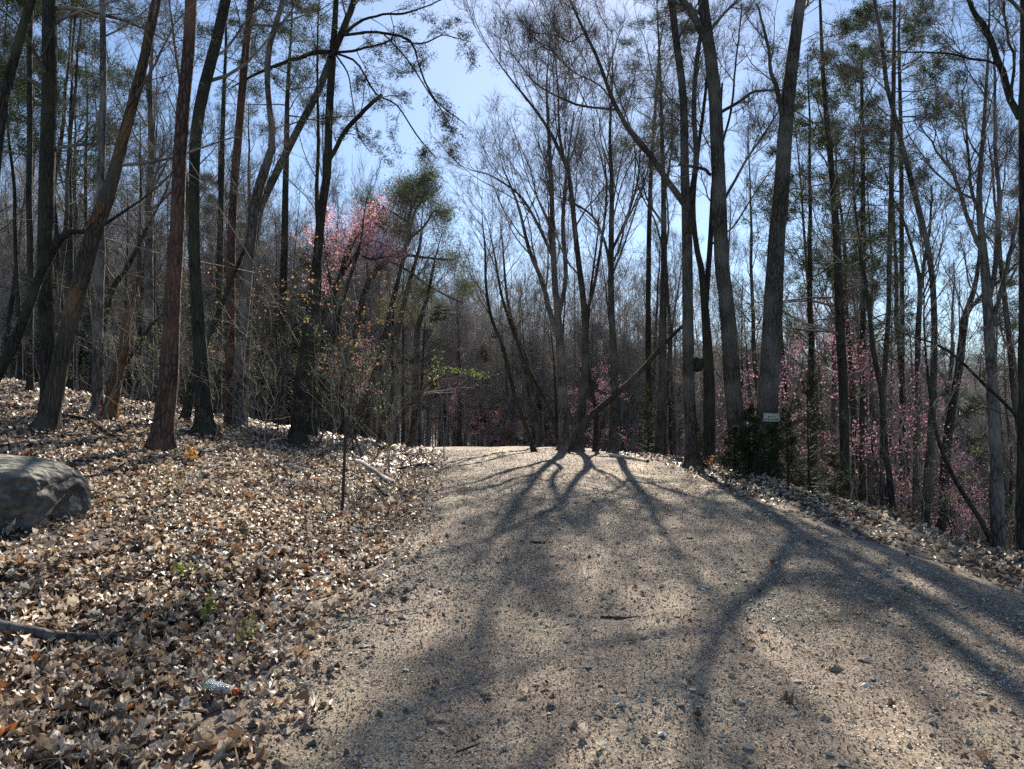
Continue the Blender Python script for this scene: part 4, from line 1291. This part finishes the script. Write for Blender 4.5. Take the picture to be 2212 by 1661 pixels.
# ------------------------------------------------------------------ boulders
def boulder_mat():
    m, nt, b, out = mat_base('mossy_stone')
    tc = N(nt, 'ShaderNodeTexCoord')
    n = N(nt, 'ShaderNodeTexNoise', Scale=5, Detail=10, Roughness=.7)
    n2 = N(nt, 'ShaderNodeTexNoise', Scale=1.7, Detail=6)
    v = N(nt, 'ShaderNodeTexVoronoi', Scale=14)
    for q in (n, n2, v): nt.links.new(tc.outputs['Object'], q.inputs['Vector'])
    r = ramp(nt, n.outputs[0], [(.3, (.02, .019, .018)), (.5, (.085, .08, .073)), (.72, (.24, .225, .20))])
    ge = N(nt, 'ShaderNodeNewGeometry'); sx = N(nt, 'ShaderNodeSeparateXYZ')
    nt.links.new(ge.outputs['Normal'], sx.inputs[0])
    a = N(nt, 'ShaderNodeMath', operation='MULTIPLY'); nt.links.new(sx.outputs['Z'], a.inputs[0]); nt.links.new(n2.outputs[0], a.inputs[1])
    mr = ramp(nt, a.outputs[0], [(.3, (0, 0, 0)), (.55, (.8, .8, .8))])
    mx = N(nt, 'ShaderNodeMix', data_type='RGBA'); nt.links.new(mr.outputs[0], mx.inputs[0]); nt.links.new(r.outputs[0], mx.inputs[6])
    mx.inputs[7].default_value = (.26, .25, .19, 1)
    nt.links.new(mx.outputs[2], b.inputs['Base Color']); b.inputs['Roughness'].default_value = .95
    ad = N(nt, 'ShaderNodeMath', operation='ADD'); nt.links.new(n.outputs[0], ad.inputs[0]); nt.links.new(v.outputs[0], ad.inputs[1])
    bp = N(nt, 'ShaderNodeBump', Strength=1, Distance=.05); nt.links.new(ad.outputs[0], bp.inputs['Height']); nt.links.new(bp.outputs[0], b.inputs['Normal'])
    return m


M['stone'] = boulder_mat()


def boulder(c, sx, sy, sz, label, rz=0.0):
    nu, nv = 150, 80
    u = np.linspace(0, 2 * math.pi, nu, endpoint=False); v = np.linspace(-math.pi / 2, math.pi / 2, nv)
    Uu, Vv = np.meshgrid(u, v)
    e = .45
    f = lambda t: np.sign(t) * np.abs(t) ** e
    X = f(np.cos(Vv)) * f(np.cos(Uu)); Y = f(np.cos(Vv)) * f(np.sin(Uu)); Z = f(np.sin(Vv))
    d = 1 + .14 * fbm(X * 1.3 + Z * .8 + 3, Y * 1.3 - Z * .9, 4) + .06 * fbm(X * 3 + Y * 2, Z * 4 + Y * 2, 4) - .07 * np.maximum(0, fbm(X * 6 + Y * 3, Z * 7, 3)) * (Z < .8)
    cr = .07 * np.exp(-((Z + .15 + .2 * fbm(X * 2, Y * 2, 2)) / .07) ** 2)
    d = d - cr
    X, Y, Z = X * d * sx, Y * d * sy, Z * (1 + .12 * fbm(X * 1.1 + 8, Y * 1.1, 3)) * sz
    V = np.stack([X, Y, Z], -1).reshape(-1, 3)
    i = np.arange(nv - 1)[:, None] * nu; j = np.arange(nu)[None]; j2 = (j + 1) % nu
    F = np.stack([i + j, i + j2, i + nu + j2, i + nu + j], -1).reshape(-1, 4)
    o = MB().add(V, F).obj('boulder', M['stone'], None, None)
    o.location = tuple(c); o.rotation_euler = (R(2), R(3), rz)
    return tag(o, label, 'boulder')


g = gnd(95, 1140)
boulder((g[0] - .75, g[1] + .25, g[2] + .20), .84, .45, .36, 'big mossy boulder with a flat pale top on the left bank', R(-6))
# ------------------------------------------------------------------ fallen logs and sticks
def lying(name, pts, mat, label, cat='branch', group=None, lift=1.1, branch=0, sides=9, sink=0.0):
    """a stem lying along points of the ground given as seen (x, y, width)"""
    W = []
    for px, py, w in pts:
        g_ = gnd(px, py)
        r = w * .5 * g_[1] / FOC
        W.append([g_[0], g_[1], g_[2] + r * lift + .02 - sink, r])
    W = np.array(W)
    C = spline(W, 14)
    C[:, 2] = np.maximum(C[:, 2], H(C[:, 0], C[:, 1]) + C[:, 3] * lift + .02 - sink)
    base = C[0, :3].copy()
    root = thing(name, base, label, cat, group)
    MB().add(*tubes(C[None, :, :3], C[None, :, 3], sides, .12)).obj('stem', M[mat], root, base)
    if branch:
        a, b = spawn(C[None, :, :3], C[None, :, 3], branch, .25, .95, 40, 15, .4, 5, .12, (0, 0, .02), .5, rmin=.003)
        a2, b2 = spawn(a, b, 4, .2, 1, 40, 15, .5, 3, .15, (0, 0, 0), .6, rmin=.002)
        mb = MB().add(*tubes(a, b, 4)); mb.add(*tubes(a2, b2, 3)); mb.obj('twigs', M[mat], root, base)
    return root


lying('fallen_log', [(-40, 1378, 26), (60, 1392, 24), (150, 1402, 20), (235, 1396, 14), (275, 1388, 9)], 'grey', 'smooth grey fallen limb lying at the lower left', 'log', lift=1.6)
lying('fallen_log', [(768, 1003, 10), (800, 1022, 12), (830, 1042, 12), (852, 1052, 9)], 'whitewood', 'pale broken log on the bank near the stake', 'log')
lying('fallen_log', [(835, 1079, 8), (815, 1058, 9), (800, 1040, 7)], 'dead', 'short brown log below the pale broken log', 'log')
lying('fallen_log', [(862, 1020, 8), (915, 1012, 9), (942, 1008, 7)], 'dead', 'dark rotten log at the left verge near the crest', 'log')
lying('fallen_log', [(1318, 988, 7), (1350, 993, 7), (1400, 1002, 7)], 'whitewood', 'white peeled log at the right verge by the crest', 'log')
lying('fallen_branch', [(490, 990, 5), (560, 1002, 7), (640, 1017, 8), (700, 1030, 5)], 'whitewood', 'long bleached branch lying behind the stake', branch=4)
lying('fallen_branch', [(380, 965, 5), (440, 985, 6), (505, 992, 5)], 'whitewood', 'bleached branch at the foot of the reddish pine', branch=3)
lying('fallen_log', [(120, 905, 10), (180, 915, 10), (235, 945, 9), (275, 968, 8)], 'dark', 'mossy black fallen trunk at the foot of the leaning peeled tree', 'log', branch=2)
lying('fallen_branch', [(750, 935, 5), (800, 960, 6), (860, 975, 4)], 'whitewood', 'thin bleached branch among leaves at the wood edge', branch=5)
lying('fallen_stick', [(1297, 1343, 6), (1340, 1348, 7), (1385, 1344, 5)], 'dead', 'dark straight stick lying on the gravel in the middle', 'stick')
lying('fallen_stick', [(1245, 1352, 4), (1256, 1335, 6)], 'whitewood', 'short pale stick left of the dark straight stick', 'stick')
lying('fallen_stick', [(1367, 1556, 5), (1388, 1551, 6)], 'whitewood', 'stubby wood piece near the bottom of the gravel', 'stick')
lying('fallen_stick', [(1515, 1276, 6), (1533, 1280, 6)], 'whitewood', 'little pale wood chunk on the gravel beside the branch shadow', 'stick')
lying('fallen_stick', [(1980, 1305, 4), (2020, 1328, 4)], 'paletwig', 'pale straight twig on the right half of the gravel', 'stick')
lying('fallen_stick', [(985, 1640, 4), (1015, 1632, 5), (1038, 1620, 3)], 'dead', 'thin dark twig at the very bottom of the gravel', 'stick')
lying('fallen_stick', [(1145, 1178, 4), (1175, 1180, 5), (1195, 1178, 3)], 'dead', 'dark twig across the sandy patch', 'stick')
lying('fallen_stick', [(490, 1320, 4), (500, 1360, 5), (497, 1400, 5), (508, 1440, 4)], 'paletwig', 'crooked pale stick standing out of the leaves above the bottle', 'stick', lift=2)
lying('fallen_stick', [(145, 1390, 3), (170, 1350, 4), (182, 1330, 3)], 'whitewood', 'white twig propped on the smooth grey fallen limb', 'stick', lift=6)
for i in range(70):
    y = rng.uniform(4, 20); x = rng.uniform(-.7 * y, float(xl(y)) - .3)
    if rng.random() < .2: x = float(xr(y)) + rng.uniform(.2, 1.3)
    if abs(x) > .72 * y: continue
    L = rng.uniform(.25, 1.1) * (1 + y * .03); a = rng.uniform(0, 3.14); k = 8
    t = np.linspace(0, L, k)
    xs = x + np.cos(a) * t + np.cumsum(rng.normal(0, .012, k)); ys_ = y + np.sin(a) * t + np.cumsum(rng.normal(0, .012, k))
    zs = H(xs, ys_) + .02 + .05 * rng.random() * np.linspace(0, 1, k)
    P = np.stack([xs, ys_, zs], 1); r = np.linspace(1, .4, k) * rng.uniform(.003, .009)
    base = P[0].copy()
    mb = MB().add(*tubes(P[None], r[None], 5, .1))
    a2, b2 = spawn(P[None], r[None], 3, .3, .9, 40, 10, .35, 3, .1, (0, 0, .05), .6)
    mb.add(*tubes(a2, b2, 3))
    o = mb.obj('fallen_stick', M['paletwig' if rng.random() < .6 else 'dead'], None, base)
    tag(o, 'thin dry stick lying loose in the leaf litter', 'stick', 'dry sticks in the leaf litter')

# dry stems, brambles and fresh sprigs in the litter
st = MB()
n = 1900
y = 2.6 + 17 * rng.random(n) ** 1.3; x = xl(y) - .25 - rng.random(n) ** 1.0 * (.72 * y + xl(y)).clip(0.3)
S = np.stack([x, y, H(x, y)], 1)
D = nrm(rng.normal(size=(n, 3)) * np.array([1, 1, .35]) + np.array([0, 0, .38]))
a, b = grow(S, D, rng.uniform(.08, .42, n), np.full(n, .0016) + y * .00012, 4, .22, (0, 0, -.13), .5)
V, F = tubes(a, b, 3)
c = np.array([.42, .35, .24]) * rng.uniform(.5, 1.2, (n, 1))
st.add(V, F, np.repeat(c, 15, 0))
tag(st.obj('dry_grass', M['chip'], smooth=False, color=True), 'thin straw coloured stems poking through the leaves', 'dry grass', kind='stuff')


def sprig(px, py, h, col, label, cat='plant', n=16, leaf=.03):
    g_ = gnd(px, py)
    root = thing('sprig', g_, label, cat)
    S = np.zeros((5, 3)) + rng.normal(0, .02, (5, 3)) * np.array([1, 1, 0])
    a, b = grow(S, nrm(rng.normal(0, .35, (5, 3)) + np.array([0, 0, 1])), rng.uniform(.6, 1, 5) * h, np.full(5, .002), 6, .1, (0, 0, .02), .5)
    MB().add(*tubes(a, b, 3)).obj('stem', M['twig'], root)
    V, F = flakes(a[:, 1:].reshape(-1, 3), 3, leaf, leaf * .7)
    c_ = np.array(col) * rng.uniform(.7, 1.3, (len(F), 1))
    tag(MB().add(V, F, np.repeat(c_, 4, 0)).obj('foliage', M['petal'], root, color=True, smooth=False), kind='stuff')


sprig(445, 1335, .16, (.25, .28, .05), 'bright yellow green sprig in the middle of the leaf bank')
sprig(395, 1245, .12, (.22, .26, .05), 'tiny green sprig above the bright yellow green one')
sprig(375, 1070, .45, (.26, .24, .10), 'pale yellowish weed standing on the bank below the reddish pine', leaf=.035)
sprig(535, 1400, .30, (.20, .20, .08), 'thin weed with small leaves by the gravel edge')
sprig(245, 905, .35, (.42, .17, .05), 'orange leaved seedling behind the reddish pine', leaf=.06)
sprig(412, 1000, .22, (.45, .25, .06), 'yellow orange leaved seedling at the foot of the reddish pine', leaf=.05)
sprig(1530, 1010, .35, (.38, .18, .07), 'rusty brown leaved seedling right of the burled oak', leaf=.06)

# light green leafy bough beyond the pale log
p = at(985, 805, 16.5)
rt = thing('leafing_sapling', (at(960, 960, 16.5)[0], 16.5, h1(at(960, 960, 16.5)[0], 16.5)), 'slim sapling holding one flat bough of fresh light green leaves', 'sapling')
b0 = np.array(rt.location)
Pq = spline(np.array([[*(b0 + [0, 0, -.1]), .014], [b0[0] - .05, b0[1], b0[2] + 1.2, .010], [*at(945, 800, 16.5), .006], [*at(990, 800, 16.4), .004], [*at(1040, 812, 16.2), .002]]), 20)
MB().add(*tubes(Pq[None, :, :3], Pq[None, :, 3], 5)).obj('trunk', M['twig'], rt, b0)
a, b = spawn(Pq[None, 10:, :3], Pq[None, 10:, 3], 14, .05, 1, 50, 12, .28, 3, .1, (0, 0, -.02), .6, flat=.8)
MB().add(*tubes(a, b, 3)).obj('crown', M['twig'], rt, b0)
V, F = flakes(a.reshape(-1, 3), 5, .05, .035)
tag(MB().add(V, F, np.repeat(np.array([.26, .34, .08]) * rng.uniform(.7, 1.3, (len(F), 1)), 4, 0)).obj('foliage', M['petal'], rt, b0, color=True, smooth=False), kind='stuff')


# ------------------------------------------------------------------ steel stake, board on the oak, crushed bottle
def plain(name, col, rough=.6, metal=0.0, trans=0.0):
    m, nt, b, out = mat_base(name)
    n_ = N(nt, 'ShaderNodeTexNoise', Scale=30, Detail=5)
    tc = N(nt, 'ShaderNodeTexCoord'); nt.links.new(tc.outputs['Object'], n_.inputs['Vector'])
    r = ramp(nt, n_.outputs[0], [(.3, [c * .6 for c in col]), (.7, [min(1, c * 1.15) for c in col])])
    nt.links.new(r.outputs[0], b.inputs['Base Color'])
    b.inputs['Roughness'].default_value = rough; b.inputs['Metallic'].default_value = metal
    b.inputs['Transmission Weight'].default_value = trans
    return m


def box(mb, cx, cy, cz, sx, sy, sz):
    v = np.array([[x_, y_, z_] for x_ in (-1, 1) for y_ in (-1, 1) for z_ in (-1, 1)], float) * np.array([sx, sy, sz]) / 2 + np.array([cx, cy, cz])
    f = [[0, 1, 3, 2], [4, 6, 7, 5], [0, 4, 5, 1], [2, 3, 7, 6], [0, 2, 6, 4], [1, 5, 7, 3]]
    return mb.add(v, f)


M['steel'] = plain('rusty_steel', (.05, .035, .028), .7, .4)
g = gnd(739, 1112)
post = thing('stake', g, 'thin rusty steel fence post standing alone on the leafy bank', 'fence post')
post.rotation_euler = (0, R(1.6), .2)
hp = (1112 - 905) * g[1] / FOC
box(box(MB(), 0, 0, hp / 2 - .1, .034, .005, hp + .2), 0, .017, hp / 2 - .1, .005, .029, hp + .2).obj('shaft', M['steel'], post, smooth=False)
for k in range(18):
    box(MB(), 0, -.006, .12 + k * (hp - .16) / 17, .012, .008, .016).obj('stud', M['steel'], post, smooth=False)
box(MB(), 0, -.0065, .02, .10, .005, .09).obj('anchor_plate', M['steel'], post, smooth=False)

M['board'] = plain('weathered_board', (.42, .42, .40), .8)
M['ink'] = plain('faded_ink', (.05, .05, .05), .8)
bp_ = at(1655, 902, 13.5)
tw = 26.5 * 13.5 / FOC
sg = thing('notice_board', (bp_[0], bp_[1] - tw * 1.12 - .012, bp_[2]), 'small grey board with two faded lines of lettering nailed to the right twin oak', 'sign')
sg.rotation_euler = (0, R(1.5), 0)
box(MB(), 0, 0, 0, .28, .012, .145).obj('board', M['board'], sg, smooth=False)
mb = MB()
for rowz, xs_ in ((.012, (-.05, -.02, .0, .035, .055, .075)), (-.038, (-.115, -.09, -.06, -.04, -.005, .02, .05, .07, .1, .12))):
    for x_ in xs_:
        box(mb, x_, -.0075, rowz + rng.normal(0, .002), rng.uniform(.008, .018), .003, rng.uniform(.014, .022))
tag(mb.obj('lettering', M['ink'], sg, smooth=False), kind='stuff')
for x_ in (-.13, .13):
    P = np.array([[[x_, -.004, .055], [x_, -.012, .055]]]); MB().add(*tubes(P, np.array([[.004, .004]]), 6)).obj('nail', M['steel'], sg)

m_, nt_, b_, o_ = mat_base('clear_plastic')
b_.inputs['Base Color'].default_value = (.80, .86, .82, 1); b_.inputs['Roughness'].default_value = .22
b_.inputs['Transmission Weight'].default_value = .55; b_.inputs['IOR'].default_value = 1.35
nz_ = N(nt_, 'ShaderNodeTexNoise', Scale=45, Detail=4); bm_ = N(nt_, 'ShaderNodeBump', Strength=.8, Distance=.006)
nt_.links.new(nz_.outputs[0], bm_.inputs['Height']); nt_.links.new(bm_.outputs[0], b_.inputs['Normal'])
M['plastic'] = m_
M['cap'] = plain('red_plastic', (.62, .10, .03), .4)
g = gnd(478, 1520)
bt = thing('plastic_bottle', (g[0], g[1], g[2] + .075), 'crushed clear plastic bottle with an orange red cap lying in the leaves', 'bottle')
bt.rotation_euler = (R(4), R(10), R(-14))
xs_ = np.array([-.085, -.083, -.07, -.05, -.02, .01, .03, .045, .058, .066]); rs_ = np.array([.006, .028, .034, .031, .033, .030, .034, .028, .016, .013])
na = 22; a_ = np.arange(na) * 2 * math.pi / na
V = []
for xx, rr_ in zip(xs_, rs_):
    for q in a_:
        d_ = 1 + .16 * math.sin(3 * q + xx * 90) * (rr_ > .02) + rng.normal(0, .03) * (rr_ > .02)
        V.append([xx, math.cos(q) * rr_ * d_, math.sin(q) * rr_ * d_ * .62])
F = [[k * na + j, k * na + (j + 1) % na, (k + 1) * na + (j + 1) % na, (k + 1) * na + j] for k in range(len(xs_) - 1) for j in range(na)]
MB().add(V, F).obj('body', M['plastic'], bt)
P = np.array([[[.064, 0, 0], [.066, 0, 0], [.084, 0, 0], [.085, 0, 0]]]); MB().add(*tubes(P, np.array([[.004, .0185, .0185, .003]]), 24, .03)).obj('cap', M['cap'], bt)

import os
if os.environ.get('TRI_COUNT'):
    tot = {}
    for me_ in bpy.data.meshes:
        tot[me_.name.split('.')[0]] = tot.get(me_.name.split('.')[0], 0) + sum(len(p.vertices) - 2 for p in me_.polygons)
    print('TRIS', sum(tot.values()), sorted(tot.items(), key=lambda t: -t[1])[:12])
